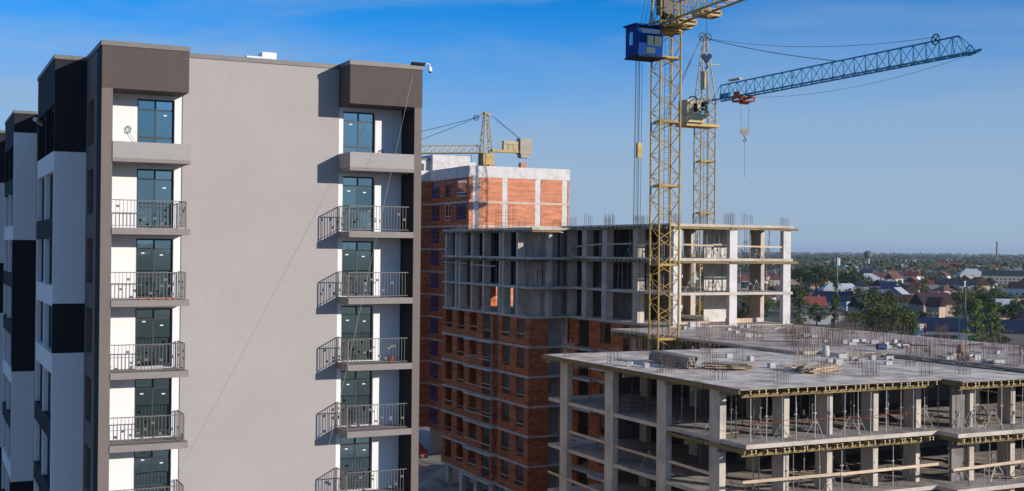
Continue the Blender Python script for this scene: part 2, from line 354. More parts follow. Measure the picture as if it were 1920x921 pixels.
# copings
B(6.71, 10.30, YF-0.05, YW+0.3, 34.2, 34.40).build('coping', 'coping', FB)
B(17.35, 20.90, YF-0.05, YW+0.3, 34.2, 34.40).build('coping', 'coping', FB)
B(10.302, 17.348, YW-0.05, YW+0.3, 34.2, 34.40).build('coping', 'coping', FB)
B(6.71, 7.05, YW+0.302, 56.95, 34.2, 34.39).build('coping', 'coping', FB)
B(20.55, 20.90, YW+0.302, 117, 34.2, 34.39).build('coping', 'coping', FB)
# long side walls, back wall, roof, floors
side_holes = [(54.5, 56.45, z+0.62, z+2.55) for z in LEV[:9]]
for yb in (69.5, 94.5):
    side_holes += [(yb, yb+2, z+0.62, z+2.55) for z in LEV[:9]] + [(yb+5, yb+7, z+0.62, z+2.55) for z in LEV[:9]]
MB().panel('x', 6.75, 7.05, YW+0.002, 117, GZ, 34.2, side_holes).build('side_wall', 'plaster_taupe', FB)
MB().panel('x', 20.55, 20.85, YW+0.002, 117, GZ, 34.2).build('side_wall', 'plaster_grey', FB)
MB().panel('y', 116.8, 117.1, 7.052, 20.548, GZ, 34.2).build('back_wall', 'plaster_grey', FB)
B(7.06, 20.54, 54.06, 116.79, 33.85, 34.05).build('roof', 'coping', FB)
for z in LEV:
    B(7.06, 20.54, 54.06, 116.79, z-0.27, z-0.02).build('floor_slab', 'interior', FB)
MB().panel('y', 59.6, 59.75, 7.06, 20.54, GZ, 33.8).build('partition_wall', 'interior', FB)
MB().panel('x', 13.6, 13.75, 54.06, 59.58, GZ, 33.8).build('partition_wall', 'interior', FB)

def glazing(parent, axis, p, u0, u1, z0, z1, mulls, bars, fr='frame_dark', gl='glass', t=0.07, name='window'):
    """a framed window: bars of the frame are one part, every pane its own sub-part"""
    us = [u0]+[u0+(u1-u0)*m for m in mulls]+[u1]; zs = [z0]+list(bars)+[z1]
    holes = [(us[i]+t/2*(1+(i == 0)), us[i+1]-t/2*(1+(i == len(us)-2)), zs[j]+t/2*(1+(j == 0)), zs[j+1]-t/2*(1+(j == len(zs)-2))) for i in range(len(us)-1) for j in range(len(zs)-1)]
    w = MB().panel(axis, p, p+t, u0, u1, z0, z1, holes).build(name, fr, parent)
    for (a, b, c, d) in holes:
        a -= .01; b += .01; c -= .01; d += .01
        if axis == 'y': B(a, b, p+0.025, p+0.037, c, d).build('pane', gl, w)
        else: B(p+0.025, p+0.037, a, b, c, d).build('pane', gl, w)
    return w

sticker = B(-0.07, 0.07, -0.004, 0, -0.025, 0.025).mesh('sticker', 'sticker')
for k, z in enumerate(LEV[:7]):
    for s, (d0, d1) in enumerate(DOORS):
        w = glazing(FB, 'y', 53.93, d0+0.002, d1-0.002, z+0.032, z+2.568, [0.5], [z+0.93, z+2.12], name='balcony_door')
        for du, dz in ((0.38, 1.98), (1.16, 1.86)):
            if rng.random() < 0.85: inst('sticker', sticker, w, (d0+du+rng.uniform(-.1, .1), 53.945, z+dz+rng.uniform(-.1, .06)))

# balconies
bal = B(-0.009, 0.009, -0.009, 0.009, 0.10, 1.13).mesh('baluster', 'rail')
plate = B(-0.055, 0.055, -0.02, 0.02, -0.05, 0.05).mesh('plate', 'rail')
for k, z in enumerate(LEV[:7]):
    for s, (x0, x1) in enumerate(((7.192, 10.37), (17.39, 20.47))):
        sl = B(x0, x1, YF-0.05, YW-0.003 if s == 0 else YW-0.003, z-0.27, z).build('balcony', 'soffit', FB)
        if k == 0:
            pw = MB().box(x0+0.002, x1-0.002, YF-0.055, YF+0.09, z-0.12, z+0.56)
            if s == 0: pw.box(x1-0.15, x1+0.004, YF+0.09, YW-0.004, z-0.12, z+0.56)
            else: pw.box(x0-0.004, x0+0.15, YF+0.09, YW-0.004, z-0.12, z+0.56)
            pw.build('parapet', 'parapet', sl)
            continue
        if k > 5: continue
        xa, xb = (7.21, 10.20) if s == 0 else (17.42, 20.26)
        xs = xb if s == 0 else xa                                   # the open end with a return
        y0, y1 = YF+0.03, YW-0.04
        B(xa, xb, y0-0.022, y0+0.022, z+1.13, z+1.165).build('top_rail', 'rail', sl)
        B(xa, xb, y0-0.015, y0+0.015, z+0.08, z+0.105).build('bottom_rail', 'rail', sl)
        B(xs-0.022, xs+0.022, y0+0.023, y1, z+1.132, z+1.167).build('top_rail', 'rail', sl)
        B(xs-0.015, xs+0.015, y0+0.016, y1, z+0.08, z+0.105).build('bottom_rail', 'rail', sl)
        B(xa, xa+1.25 if s == 0 else xb, y0-0.010, y0+0.010, z+0.62, z+0.64).build('middle_rail', 'rail', sl) if s == 0 else None
        for px, py in ((xs, y0), (xs, y1-0.02)): B(px-0.024, px+0.024, py-0.024, py+0.024, z+0.002, z+1.128).build('post', 'rail', sl)
        n = 20; m = 9
        for i in range(1, n): inst('baluster', bal, sl, (xa+(xb-xa)*i/n, y0, z))
        for i in range(1, m): inst('baluster', bal, sl, (xs, y0+(y1-y0)*i/m, z))
        for i in range(7):
            inst('plate', plate, sl, (xa+(xb-xa)*(rng.randrange(1, n-1)+0.5)/n, y0, z+rng.uniform(0.2, 0.95)))
        for i in range(3):
            inst('plate', plate, sl, (xs, y0+(y1-y0)*(rng.randrange(1, m-1)+0.5)/m, z+rng.uniform(0.2, 0.95)), math.pi/2)

# projecting bays down the left side, banded white and near-black
def bay(y0, y1, fronts, spandrels):
    xb = 5.41; wy = [(y0+0.25, (y0+y1)/2-0.17), ((y0+y1)/2+0.17, y1-0.3)]
    z_hi = 34.2
    for zt, zb, c in fronts:                                         # the face towards the street
        B(xb, 6.748, y0, y0+0.3, zb+0.004, zt).build('bay_front', 'plaster_navy' if c else 'plaster_white', FB)
    zt = z_hi
    for k, z in enumerate(LEV[:8]):                                  # the long side, one band per storey
        wb, wt = z+0.43, z+2.54
        c = spandrels[k % len(spandrels)]
        zb_ = LEV[k+1]+2.54
        MB().panel('x', xb+0.003, xb+0.3, y0+0.302, y1, zb_, wb).build('bay_spandrel', 'plaster_navy' if c else 'plaster_white', FB)
        if k == 0: MB().panel('x', xb+0.003, xb+0.3, y0+0.302, y1, wb+0.002, zt, [(a, b, wb, wt) for a, b in wy]).build('bay_pier', 'plaster_navy', FB)
        else:
            for a, b in ((y0+0.302, wy[0][0]), (wy[0][1], wy[1][0]), (wy[1][1], y1)): B(xb+0.003, xb+0.3, a, b, wb+0.002, wt-0.002).build('bay_pier', 'plaster_white', FB)
        for a, b in wy:
            glazing(FB, 'x', xb+0.22, a+0.003, b-0.003, wb+0.003, wt-0.003, [0.5], [])
    MB().panel('y', y1-0.3, y1-0.002, xb+0.302, 6.748, GZ, z_hi).build('bay_back', 'plaster_white', FB)
    B(xb-0.04, 6.748, y0-0.04, y1, z_hi+0.002, 34.385).build('coping', 'coping', FB)
    for z in LEV[:8]: B(xb+0.302, 6.748, y0+0.302, y1-0.302, z-0.2, z).build('floor_slab', 'interior', FB)
bay(57.0, 65.4, [(34.2, 30.11, 1), (30.11, 23.38, 0), (23.38, 21.19, 1), (21.19, 11.0, 0), (11.0, 4, 1), (4, GZ, 0)], [0, 1, 0, 0, 1, 1, 0, 1])
bay(82.0, 90.7, [(34.2, 33.0, 1), (33.0, 26.26, 0), (26.26, 18.0, 1), (18.0, 11.1, 0), (11.1, 2, 1), (2, GZ, 0)], [1, 0, 1, 1, 0, 1, 0, 1])
bay(97.0, 104.0, [(34.2, 30.5, 1), (30.5, 24.6, 0), (24.6, 20.9, 1), (20.9, 11, 0), (11, 3, 1), (3, GZ, 0)], [1, 0, 1, 1, 0, 1, 0, 1])
for z in LEV[:9]:
    for yb in (54.5,):
        glazing(FB, 'x', 6.96, yb+0.003, yb+1.947, z+0.623, z+2.547, [0.5], [])
# air-conditioning pipe stub on the bay
MB().tube((5.45, 63.5, 31.9), (5.0, 61.9, 31.95), 0.11, 8).build('pipe', 'plaster_white', FB)

# leftovers on the balconies
bp = thing('brick_pile', (8.4, 52.5, LEV[2]), 'row of broken orange bricks on the third left balcony from the top', 'brick pile')
for i in range(11):
    o = B(-.06, .06, -.05, .05, 0, .065).build('brick', 'brick_light', bp, local=True); o.location = (i*.14+rng.uniform(-.03, .03), rng.uniform(-.05, .05), 0.003); o.rotation_euler.z = rng.uniform(-.5, .5)
solo('bucket', MB().lathe((19.6, 52.5, LEV[3]+.003), [(.11, 0), (.15, .28), (.155, .3)], 12), 'red_paint', (19.6, 52.5, LEV[3]+.003), 'red bucket on the fourth right balcony from the top', 'bucket')
solo('film_roll', MB().tube((8.3, 52.9, LEV[3]+.09), (9.5, 53.1, LEV[3]+.09), .085, 10), 'white_bag', (8.3, 52.9, LEV[3]+.003), 'roll of pale protective film on the fourth left balcony from the top', 'film roll')
# small things on the block
hv = thing('roof_vent', (14.6, 58, 34.06), 'white stepped ventilation box on the roof of the grey block', 'vent')
B(14.15, 14.9, 58, 58.8, 34.06, 35.16).build('housing', 'plaster_white', hv); B(14.902, 15.6, 58, 58.8, 34.06, 35.40).build('housing', 'plaster_white', hv)
sc_ = thing('security_camera', (20.7, 51.9, 34.4), 'black and white security camera on the roof corner of the grey block', 'camera')
B(20.3, 20.95, 51.95, 52.15, 34.402, 34.52).build('mounting_box', 'dark_steel', sc_)
MB().path([(20.95, 52.0, 34.44), (21.05, 51.98, 34.5), (21.16, 51.96, 34.46), (21.17, 51.96, 34.35)], 0.025, 6).build('arm', 'plaster_white', sc_)
MB().lathe((21.17, 51.96, 34.12), [(0.03, 0.0), (0.085, 0.03), (0.10, 0.09), (0.10, 0.16), (0.07, 0.22), (0.03, 0.24)], 10).build('camera_head', 'plaster_white', sc_)
MB().lathe((21.17, 51.96, 34.06), [(0.02, 0.0), (0.06, 0.02), (0.075, 0.06)], 10).build('lens', 'dark_steel', sc_)
A_, B_ = Vector((20.35, 52.03, 33.9)), Vector((13.85, 45.3, 16.9)); E_ = A_+(B_-A_)*2.1
pts = [A_+(E_-A_)*t/24+Vector((0, 0, -0.9*math.sin(math.pi*t/24))) for t in range(25)]
tag(MB().path(pts, 0.0048, 5).build('guy_wire', 'white_wire'), 'thin pale wire running from the roof corner down past the right balconies', 'wire')
for cx, cz, lab in ((8.05, 30.93, 'loop of black cable hanging on the white wall of the top left balcony'), (19.45, 30.42, 'loop of black cable on the top right balcony wall')):
    pts = [(cx+0.13*math.cos(a*0.5)*(1-0.012*a), YW+0.02-0.004*a, cz+0.15*math.sin(a*0.5)) for a in range(30)]+[(cx+0.10, YW-0.08, cz-0.25), (cx+0.3, YW-0.05, cz-0.5)]
    tag(MB().path(pts, 0.009, 4).build('cable_coil', 'dark_steel'), lab, 'cable')

# ================================================================== SHARED SITE PIECES
def ibeam(L, h=0.2, w=0.09):
    """timber I-beam along +Y from the origin"""
    prof = [(-w/2,0),(w/2,0),(w/2,.04),(.015,.06),(.015,h-.06),(w/2,h-.04),(w/2,h),(-w/2,h),(-w/2,h-.04),(-.015,h-.06),(-.015,.06),(-w/2,.04)]
    n = len(prof); m = MB()
    m.raw([(x,0,z) for x,z in prof]+[(x,L,z) for x,z in prof], [tuple(range(n))]+[tuple(range(2*n-1,n-1,-1))]+[(i,n+i,n+(i+1)%n,(i+1)%n) for i in range(n)])
    me = m.mesh('formwork_beam', 'timber_yellow'); me.materials.append(MT['timber_end'])
    me.polygons[0].material_index = 1; me.polygons[1].material_index = 1
    return me
IB = {L: ibeam(L) for L in (2.6, 3.2)}

def prop_mesh(mat):
    m = MB(); m.tube((0,0,0.01),(0,0,0.56),0.032,6); m.tube((0,0,0.5),(0,0,0.985),0.025,6)
    m.tube((0,0,0.535),(0,0,0.575),0.06,6); m.tube((-0.11,0.02,0.55),(0.11,-0.02,0.55),0.012,4)
    m.box(-0.07,0.07,-0.07,0.07,0,0.004); m.box(-0.08,0.08,-0.08,0.08,0.985,0.995)
    return m.mesh('steel_prop', mat)
PROP = [prop_mesh('steel'), prop_mesh('prop_rust'), prop_mesh('prop_blue')]
n_prop = 0
def prop(x, y, z, h, label, group, blue=0.04, rust=0.25):
    global n_prop; n_prop += 1
    r = rng.random(); k = 2 if r < blue else (1 if r < blue+rust else 0)
    o = inst('steel_prop', PROP[k], None, (x, y, z), rng.uniform(0, 3), (1, 1, h))
    o.rotation_euler.x = rng.gauss(0, 0.006); o.rotation_euler.y = rng.gauss(0, 0.006)
    return tag(o, ('blue painted ' if k == 2 else 'dark rusty ' if k == 1 else 'grey ')+label, 'prop', group+(' (blue)' if k == 2 else ' (dark)' if k == 1 else ''))

def tripod_mesh(mat):
    m = MB()
    for a in (0.3, 2.3, 4.5):
        c, s = math.cos(a), math.sin(a)
        m.tube((0.05*c,0.05*s,0.95),(0.62*c,0.62*s,0.0),0.02,5); m.tube((0.06*c,0.06*s,0.45),(0.36*c,0.36*s,0.42),0.014,4)
    m.tube((0,0,0.75),(0,0,1.0),0.055,6)
    return m.mesh('prop_tripod', mat)
TRI = [tripod_mesh('steel'), tripod_mesh('prop_rust')]
def tripod(x, y, z, label, group, k=None):
    k = (0 if rng.random() < 0.7 else 1) if k is None else k
    o = inst('prop_tripod', TRI[k], None, (x, y, z), rng.uniform(0, 6.28), (1, 1, rng.uniform(0.85, 1.1)))
    return tag(o, ('pale' if k == 0 else 'dark')+' '+label, 'tripod', group+(' (pale)' if k == 0 else ' (dark)'))

def rebar_cluster(parent, x, y, z, nx_=4, ny_=3, w=0.7, d=0.4, h=1.1, hoops=1, r=0.0115):
    m = MB(); pts = []
    for i in range(nx_):
        for j in range(ny_):
            if 0 < i < nx_-1 and 0 < j < ny_-1: continue
            pts.append((x-w/2+w*i/(nx_-1)+rng.gauss(0,.015), y-d/2+d*j/(ny_-1)+rng.gauss(0,.015)))
    for px, py in pts:
        m.tube((px,py,z-0.02),(px+rng.gauss(0,.03),py+rng.gauss(0,.03),z+h*rng.uniform(.82,1.12)),r,4)
    for k in range(hoops):
        zz = z+0.25+0.4*k
        c = [(x-w/2,y-d/2,zz),(x+w/2,y-d/2,zz),(x+w/2,y+d/2,zz),(x-w/2,y+d/2,zz)]
        for a in range(4): m.tube(c[a],c[(a+1)%4],r*.8,3)
    return tag(m.build('rebar_cluster', 'rebar', parent), kind='stuff')

def board(parent, p, q, w=0.15, t=0.04, mat='timber', name='guard_board'):
    return MB().beam(p, q, t, w).build(name, mat, parent)

def slab(parent, x0, x1, y0, y1, z0, z1, side='concrete', top='concrete_shaded_floor', name='slab'):
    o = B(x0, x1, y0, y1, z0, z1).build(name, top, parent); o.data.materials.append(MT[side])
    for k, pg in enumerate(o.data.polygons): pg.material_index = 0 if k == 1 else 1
    return o

# ================================================================== NEAR CONCRETE FRAME (front right)
NB = thing('concrete_frame_building', (38.63, 51.1, GZ), 'unfinished grey concrete frame in the foreground with formwork beams along its roof edge', 'building')
NL = [18.87, 15.95, 12.85, 9.75, 6.65, 3.55, 0.45]
slab(NB, 38.2, 52.2, 51.0, 73.0, 18.80, 18.87, 'timber_grey', 'concrete_floor')
slab(NB, 52.203, 59.72, 49.5, 73.0, 18.802, 18.872, 'timber_grey', 'concrete_floor')
for i, z in enumerate(NL[1:]):
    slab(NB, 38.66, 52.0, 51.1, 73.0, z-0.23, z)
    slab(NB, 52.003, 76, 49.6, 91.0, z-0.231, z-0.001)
left_cols = [70.75, 64.9, 59.0, 53.8]
for i in range(len(NL)):
    zt = NL[i]-0.075 if i == 0 else NL[i]-0.232
    zb = NL[i+1]+0.001 if i+1 < len(NL) else GZ
    for y in left_cols: B(38.60, 39.0, y-0.48, y+0.48, zb, zt).build('column', 'concrete', NB)
    if i > 0:
        for y in left_cols: B(38.585, 38.99, y-0.49, y+0.49, NL[i]-0.231, NL[i]-0.002).build('column_head', 'concrete', NB)
    for x in (42.1, 45.1, 48.4, 51.6): B(x, x+0.36, 52.35, 53.35, zb, zt).build('column', 'concrete', NB)
    for x in (54.8, 58.1, 61.4): B(x, x+0.36, 51.4, 52.4, zb, zt).build('column', 'concrete', NB)
    for x in (45.0, 51.6, 57.0, 63.0, 69.0, 75.0):
        for y in (58.6, 64.6, 70.6): B(x, x+0.36, y, y+0.9, zb, zt).build('column', 'concrete', NB)
    if i < 4:  # inner walls added to keep sky light out of the open storeys
        MB().panel('y', 62.2, 62.4, 43.6, 51.55, zb, zt, [(45.4, 46.5, zb, zb+2.1), (48.8, 49.9, zb, zb+2.1)]).build('wall', 'concrete_shaded', NB)
        MB().panel('y', 61.4, 61.6, 52.0, 66, zb, zt, [(53.2, 54.3, zb, zb+2.1), (59.5, 60.6, zb, zb+2.1)]).build('wall', 'concrete_shaded', NB)
        B(43.5, 59.5, 72.7, 72.9, zb, zt).build('wall', 'concrete_shaded', NB); B(51.98, 52.15, 59.6, 72.6, zb, zt).build('wall', 'concrete_shaded', NB)
        B(75.7, 75.9, 49.8, 75, zb, zt-.02).build('wall', 'concrete_shaded', NB)
        B(49.0, 49.22, 66, 72.8, zb, zt).build('wall', 'concrete_shaded', NB); B(55, 75, 76.0, 76.2, zb, zt).build('wall', 'concrete_shaded', NB)
        B(53.6, 54.6, 51.6, 51.8, zb, zt).build('wall', 'concrete_shaded', NB)
for z in (18.797, 15.72):
    B(38.9, 51.95, 51.4, 72.6, z-0.021, z-0.003).build('formwork_sheet', 'plywood', NB); B(52.3, 75.5, 50.0, 72.6, z-0.022, z-0.004).build('formwork_sheet', 'plywood', NB)
# timber I-beams under the roof and second slab: their ends show along the front edge
def beam_row(parent, x0, x1, y, z, L, step=0.53):
    x = x0
    while x < x1:
        o = inst('formwork_beam', IB[L], parent, (x, y+rng.uniform(-.10, .05), z+rng.uniform(-.004, .004))); o.rotation_euler.z = rng.gauss(0, .01)
        x += step*rng.choice([0.55, 0.75, 1, 1.1, 1.25, 1.3])
beam_row(NB, 38.75, 51.9, 50.93, 18.575, 3.2); beam_row(NB, 52.45, 62, 49.42, 18.575, 3.2)
beam_row(NB, 38.75, 51.5, 50.75, 15.515, 3.2); beam_row(NB, 52.2, 62, 49.3, 15.515, 3.2)
def stringer(parent, p, q, n, mat='timber_yellow', w=0.1, h=0.2):
    p, q = Vector(p), Vector(q)
    for k in range(n):
        a, b = p+(q-p)*(k/n), p+(q-p)*((k+0.985)/n); off = Vector((0, 0.03*(k % 2), 0))
        MB().beam(a+off, b+off, w, h).build('stringer', mat, parent)
stringer(NB, (38.5, 51.35, 18.472), (52.0, 51.35, 18.472), 5); stringer(NB, (52.4, 49.9, 18.472), (62, 49.9, 18.472), 4)
stringer(NB, (38.5, 51.3, 15.41), (51.6, 51.3, 15.41), 5); stringer(NB, (52.1, 49.8, 15.41), (62, 49.8, 15.41), 4)
stringer(NB, (38.13, 51.0, 18.70), (38.13, 73.1, 18.70), 7, w=0.09); stringer(NB, (38.45, 50.9, 15.6), (38.45, 58.2, 15.6), 2, w=0.09)
stringer(NB, (52.12, 49.35, 18.69), (52.12, 51.0, 18.69), 1); stringer(NB, (52.05, 49.3, 15.6), (52.05, 51.0, 15.6), 1)
for y in (72, 68.2, 62.3, 57.8, 55.1, 52.6):
    MB().beam((38.0, y, 18.47), (40.8, y, 18.47), 0.1, 0.2).build('stringer', 'timber_grey', NB)
for y in (56.0, 53.0): MB().beam((38.2, y, 15.4), (41, y, 15.4), 0.1, 0.2).build('stringer', 'timber_grey', NB)
# guard boards on the lower storeys
for p, q in (((38.5, 51.16, 14.02), (45.2, 51.16, 14.0)), ((45.0, 51.12, 13.98), (52.1, 51.12, 14.05)), ((51.8, 49.75, 13.95), (57.5, 49.75, 14.08)), ((57.2, 49.71, 14.05), (63.5, 49.71, 14.2)),
             ((38.75, 70.3, 14.0), (38.75, 65.4, 13.95)), ((38.75, 64.4, 13.9), (38.75, 59.4, 13.9)), ((38.75, 58.6, 13.95), (38.75, 54.2, 13.9)), ((38.4, 72.5, 11.0), (38.4, 64, 10.85))):
    board(NB, p, q, 0.16, 0.045)
# warning rope across the open storey
pts = [(38.9+i*0.45, 51.5, 16.95+0.05*math.sin(i*1.3)-0.05*math.cos(i*0.7)) for i in range(28)]
tag(MB().path(pts, 0.014, 4).build('warning_rope', 'red_paint'), 'red and white warning rope strung between props on the open storey', 'rope')
P1 = 'steel prop holding up the roof formwork of the foreground frame'; G1 = 'props under the foreground roof slab'
for x in [39.4+1.02*i for i in range(13)]: prop(x+rng.uniform(-.15,.15), 51.62, NL[1], 2.43, P1, G1)
for x in [39.8+1.3*i for i in range(10)]: prop(x+rng.uniform(-.3,.3), 53.2+rng.uniform(-.3,.6), NL[1], 2.43, P1, G1)
for x in [53.2+1.2*i for i in range(6)]: prop(x+rng.uniform(-.3,.3), 52.2+rng.uniform(-.3,.6), NL[1], 2.43, P1, G1)
for x in [52.9+0.95*i for i in range(9)]: prop(x+rng.uniform(-.15,.15), 50.1, NL[1], 2.43, P1, G1)
for y in (54.6, 57.0, 59.6):
    for x in [40.6+1.75*i for i in range(10)]: prop(x+rng.uniform(-.4,.4), y+rng.uniform(-.4,.4), NL[1], 2.45, P1, G1)
for y in [53.0+1.9*i for i in range(10)]: prop(39.5+rng.uniform(-.2,.8), y+rng.uniform(-.4,.4), NL[1], 2.45, P1, G1, 0.4, 0.2)
P2 = 'steel prop standing on the second open storey of the foreground frame'; G2 = 'props on the second storey of the foreground frame'
for x in [40.3+1.9*i for i in range(7)]: prop(x+rng.uniform(-.3,.3), 52.0, NL[2], 2.55, P2, G2, 0.02, 0.5)
for x in [53.6+1.5*i for i in range(6)]: prop(x+rng.uniform(-.3,.3), 50.4, NL[2], 2.55, P2, G2, 0.02, 0.5)
for x in [41+2.1*i for i in range(9)]: prop(x+rng.uniform(-.5,.5), 54.0+rng.uniform(-.5,1.5), NL[2], 2.6, P2, G2, 0.02, 0.5)
for y in (55.5, 62, 67.5, 69.6): prop(40+rng.uniform(-.3,.8), y, NL[2], 2.8, P2, G2, 0.1, 0.6)
T1 = 'steel prop tripod on the open storey of the foreground frame'; TG1 = 'prop tripods in the foreground frame'
for x, y in ((40.2, 52.2), (41.4, 51.8), (44.0, 52.0), (47.2, 52.3), (49.6, 54.0), (51.9, 51.5), (53.3, 50.8), (54.0, 50.6), (55.6, 50.5), (56.6, 51.2), (58.8, 50.6), (60.3, 50.9), (40.2, 56.2), (40.6, 62), (40.3, 66.5), (42.7, 54.2), (45.6, 55.0), (46.4, 52.0), (48.0, 55.6), (50.6, 52.2), (52.8, 53.0), (57.4, 52.9), (59.6, 53.6)): tripod(x, y, NL[1], T1, TG1)
T2 = 'steel prop tripod on the second storey of the foreground frame'; TG2 = 'prop tripods on the second storey of the foreground frame'
for x, y in ((40.0, 52.4), (42.9, 51.9), (45.0, 51.8), (47.4, 52.2), (49.7, 52.6), (51.0, 51.9), (53.4, 50.6), (54.9, 50.4), (56.3, 50.8), (57.6, 50.3), (59.2, 50.9), (40.1, 62.6), (40.6, 55.8), (44.0, 54.6), (46.2, 53.9), (48.6, 54.8), (52.4, 53.4), (55.8, 52.6), (58.4, 53)): tripod(x, y, NL[2], T2, TG2)
# loose planks and offcuts left lying on the open floors
for i in range(26):
    lv = 1 if i < 14 else 2; x, y = (rng.uniform(39.5, 52), rng.uniform(52.5, 58)) if i % 3 else (rng.uniform(53, 60), rng.uniform(50.5, 56))
    L = rng.uniform(.8, 2.6); a = rng.choice([0.05, .2, 1.5, -.3])+rng.gauss(0, .2); z = NL[lv]+.03+.004*i
    solo('plank', MB().beam((x, y, z), (x+L*math.cos(a), y+L*math.sin(a), z), rng.uniform(.1, .3), .04), 'timber' if rng.random() < .6 else 'timber_grey', (x, y, NL[lv]), 'loose plank lying on the '+('upper' if lv == 1 else 'lower')+' open floor of the foreground frame', 'plank', 'planks on the '+('upper' if lv == 1 else 'lower')+' open floor of the foreground frame')
# starter bars
for x, y in ((39.0,70.9),(38.95,64.9),(38.95,59.1),(43.07,60.57),(39.76,55.08),(47.38,63.42),(51.54,61.57),(46.25,53.89),(52.36,58.1),(49.31,53.59),(55.9,57.29),(52.62,64.0),(52.53,52.6),(55.5,52.6),(42.3,53.0),(45.0,70.9),(49.0,69.5)):
    rebar_cluster(NB, x, y, 18.87, rng.choice([4,5]), 3, rng.uniform(.55,.85), rng.uniform(.35,.6), rng.uniform(.95,1.25), rng.choice([0,1,1]))

# ================================================================== ROUGH DECK between the frames
DK = thing('concrete_deck', (54.6, 66.5, GZ), 'rough grey concrete deck crowded with starter bars between the two concrete frames', 'deck')
B(59.7, 74.6, 49.7, 64.3, 18.885, 19.10).build('slab', 'concrete_deck', DK)
B(56.5, 74.6, 64.302, 66.5, 18.886, 19.101).build('slab', 'concrete_deck', DK)
B(54.6, 74.6, 66.502, 91.6, 18.887, 19.102).build('slab', 'concrete_deck', DK)
y = 73.4
while y < 91:
    o = inst('formwork_beam', IB[2.6], DK, (54.15+rng.uniform(-.15, .1), y, 18.695)); o.rotation_euler.z = -math.pi/2+rng.gauss(0, .02); y += rng.uniform(.42, .68)
for k in range(5): MB().beam((54.75+0.03*(k % 2), 73.5+k*3.6, 18.585), (54.75+0.03*(k % 2), 77.0+k*3.6, 18.585), 0.1, 0.2).build('stringer', 'timber_yellow', DK)
for y in (75, 79.5, 84, 88.5):
    for x in (55.2, 60, 66, 72): B(x, x+0.4, y, y+0.4, 15.95, 18.89).build('column', 'concrete', DK)
for x, y in ((57.56,70.5),(58.95,70.8),(59.61,69.8),(60.3,69.6),(60.7,69.4),(65.27,73.3),(66.96,72.73),(70.2,75.05),(65.56,67.74),(61.4,62.35),(60.3,60.6),(60.4,59.6),(61.0,58.6),(60.6,57.4),(62.4,59.5),(60.4,55.1),(69.5,63.5),(60.9,53.3),(60.4,52.4),(65.1,57.3),(56.5,80.4),(56.8,77.6),(56.8,75.8),(58.0,75.4),(59.8,73.9),(57.7,70.0),
             (62.5,76),(64.5,80),(68,82),(72,86),(66,87),(70,79),(73.6,72),(73.8,66),(74,60),(67.5,61),(71,69.5),(63,66.5),(63.5,54.5),(68,57),(72,63),(74.0,77),(74.1,84)):
    rebar_cluster(DK, x, y, 19.1, rng.choice([4,5,7]), 3, rng.uniform(.6,1.5), rng.uniform(.35,.8), rng.uniform(1.0,1.6), rng.choice([0,1]))
# planks along the step between the roof slab and the deck
for i in range(14):
    y0 = 49.9+i*1.02; o = MB().beam((59.45+rng.uniform(-.2,.15), y0, 18.93+0.05*(i % 3)), (59.5+rng.uniform(-.3,.25), y0+rng.uniform(2.4,3.8), 18.95+0.05*((i+1) % 3)), 0.22, 0.05)
    solo('plank', o, 'timber' if i % 3 == 0 else 'timber_grey' if i % 3 == 1 else 'plywood', (59.55, y0, 18.88), 'loose sawn plank along the step where roof slab meets deck', 'plank', 'planks along the roof step')
blk = [B(-.3,.3,-.15,.15,0,.28).mesh('concrete_block','block'), B(-.2,.2,-.15,.15,0,.3).mesh('concrete_block','block'), B(-.3,.3,-.1,.1,0,.2).mesh('concrete_block','block')]
for x, y in ((53.14,61.5),(52.94,60.5),(56.73,64.0),(56.0,63.6),(54.98,61.4),(55.34,61.0),(57.0,61.8),(57.86,61.2),(55.5,58.76),(48.7,66.3),(48.77,64.1),(47.0,59.7)):
    tag(inst('concrete_block', rng.choice(blk), None, (x, y, 18.875), rng.uniform(-.3,.3)), 'pale foam concrete block lying on the smooth foreground roof slab', 'block', 'blocks on the foreground roof slab')
for x, y in ((64.4,77.4),(64.6,76.7),(62.35,72.7),(62.7,71.0),(64.84,72.2),(62.5,69.9),(64.6,71.1),(64.95,70.2),(64.4,68.5),(66.75,70.0),(64.86,67.7),(64.9,67.0),(60.2,58.2),(60.9,58.7),(61.3,58.9),(61.93,58.2),(61.74,57.4),(60.3,55.2),(60.5,54.6),(61.2,54.9),(66.9,60.4),(67.9,59.1),(60.8,88.3),(60.2,88.5),(63.4,86.4),(61.8,83.1),(60.05,79.2),(60.7,78.9),(67.0,88.6),(66.2,88.4),(64,90.3)):
    tag(inst('concrete_block', rng.choice(blk), None, (x, y, 19.105), rng.uniform(-.4,.4)), 'pale foam concrete block lying on the rough deck among starter bars', 'block', 'blocks on the rough deck')
for i in range(34):                                                # offcuts scattered over the deck
    x, y = rng.uniform(60.3, 73.5), rng.uniform(52, 90); L = rng.uniform(.7, 3.0); a = rng.uniform(0, 3.14); z = 19.13+.003*i
    solo('plank', MB().beam((x, y, z), (x+L*math.cos(a), y+L*math.sin(a), z), rng.uniform(.1, .35), .05), rng.choice(['timber', 'timber_grey', 'timber_grey', 'plywood']), (x, y, 19.1), 'stray timber offcut lying on the rough deck among starter bars', 'plank', 'offcuts on the rough deck')
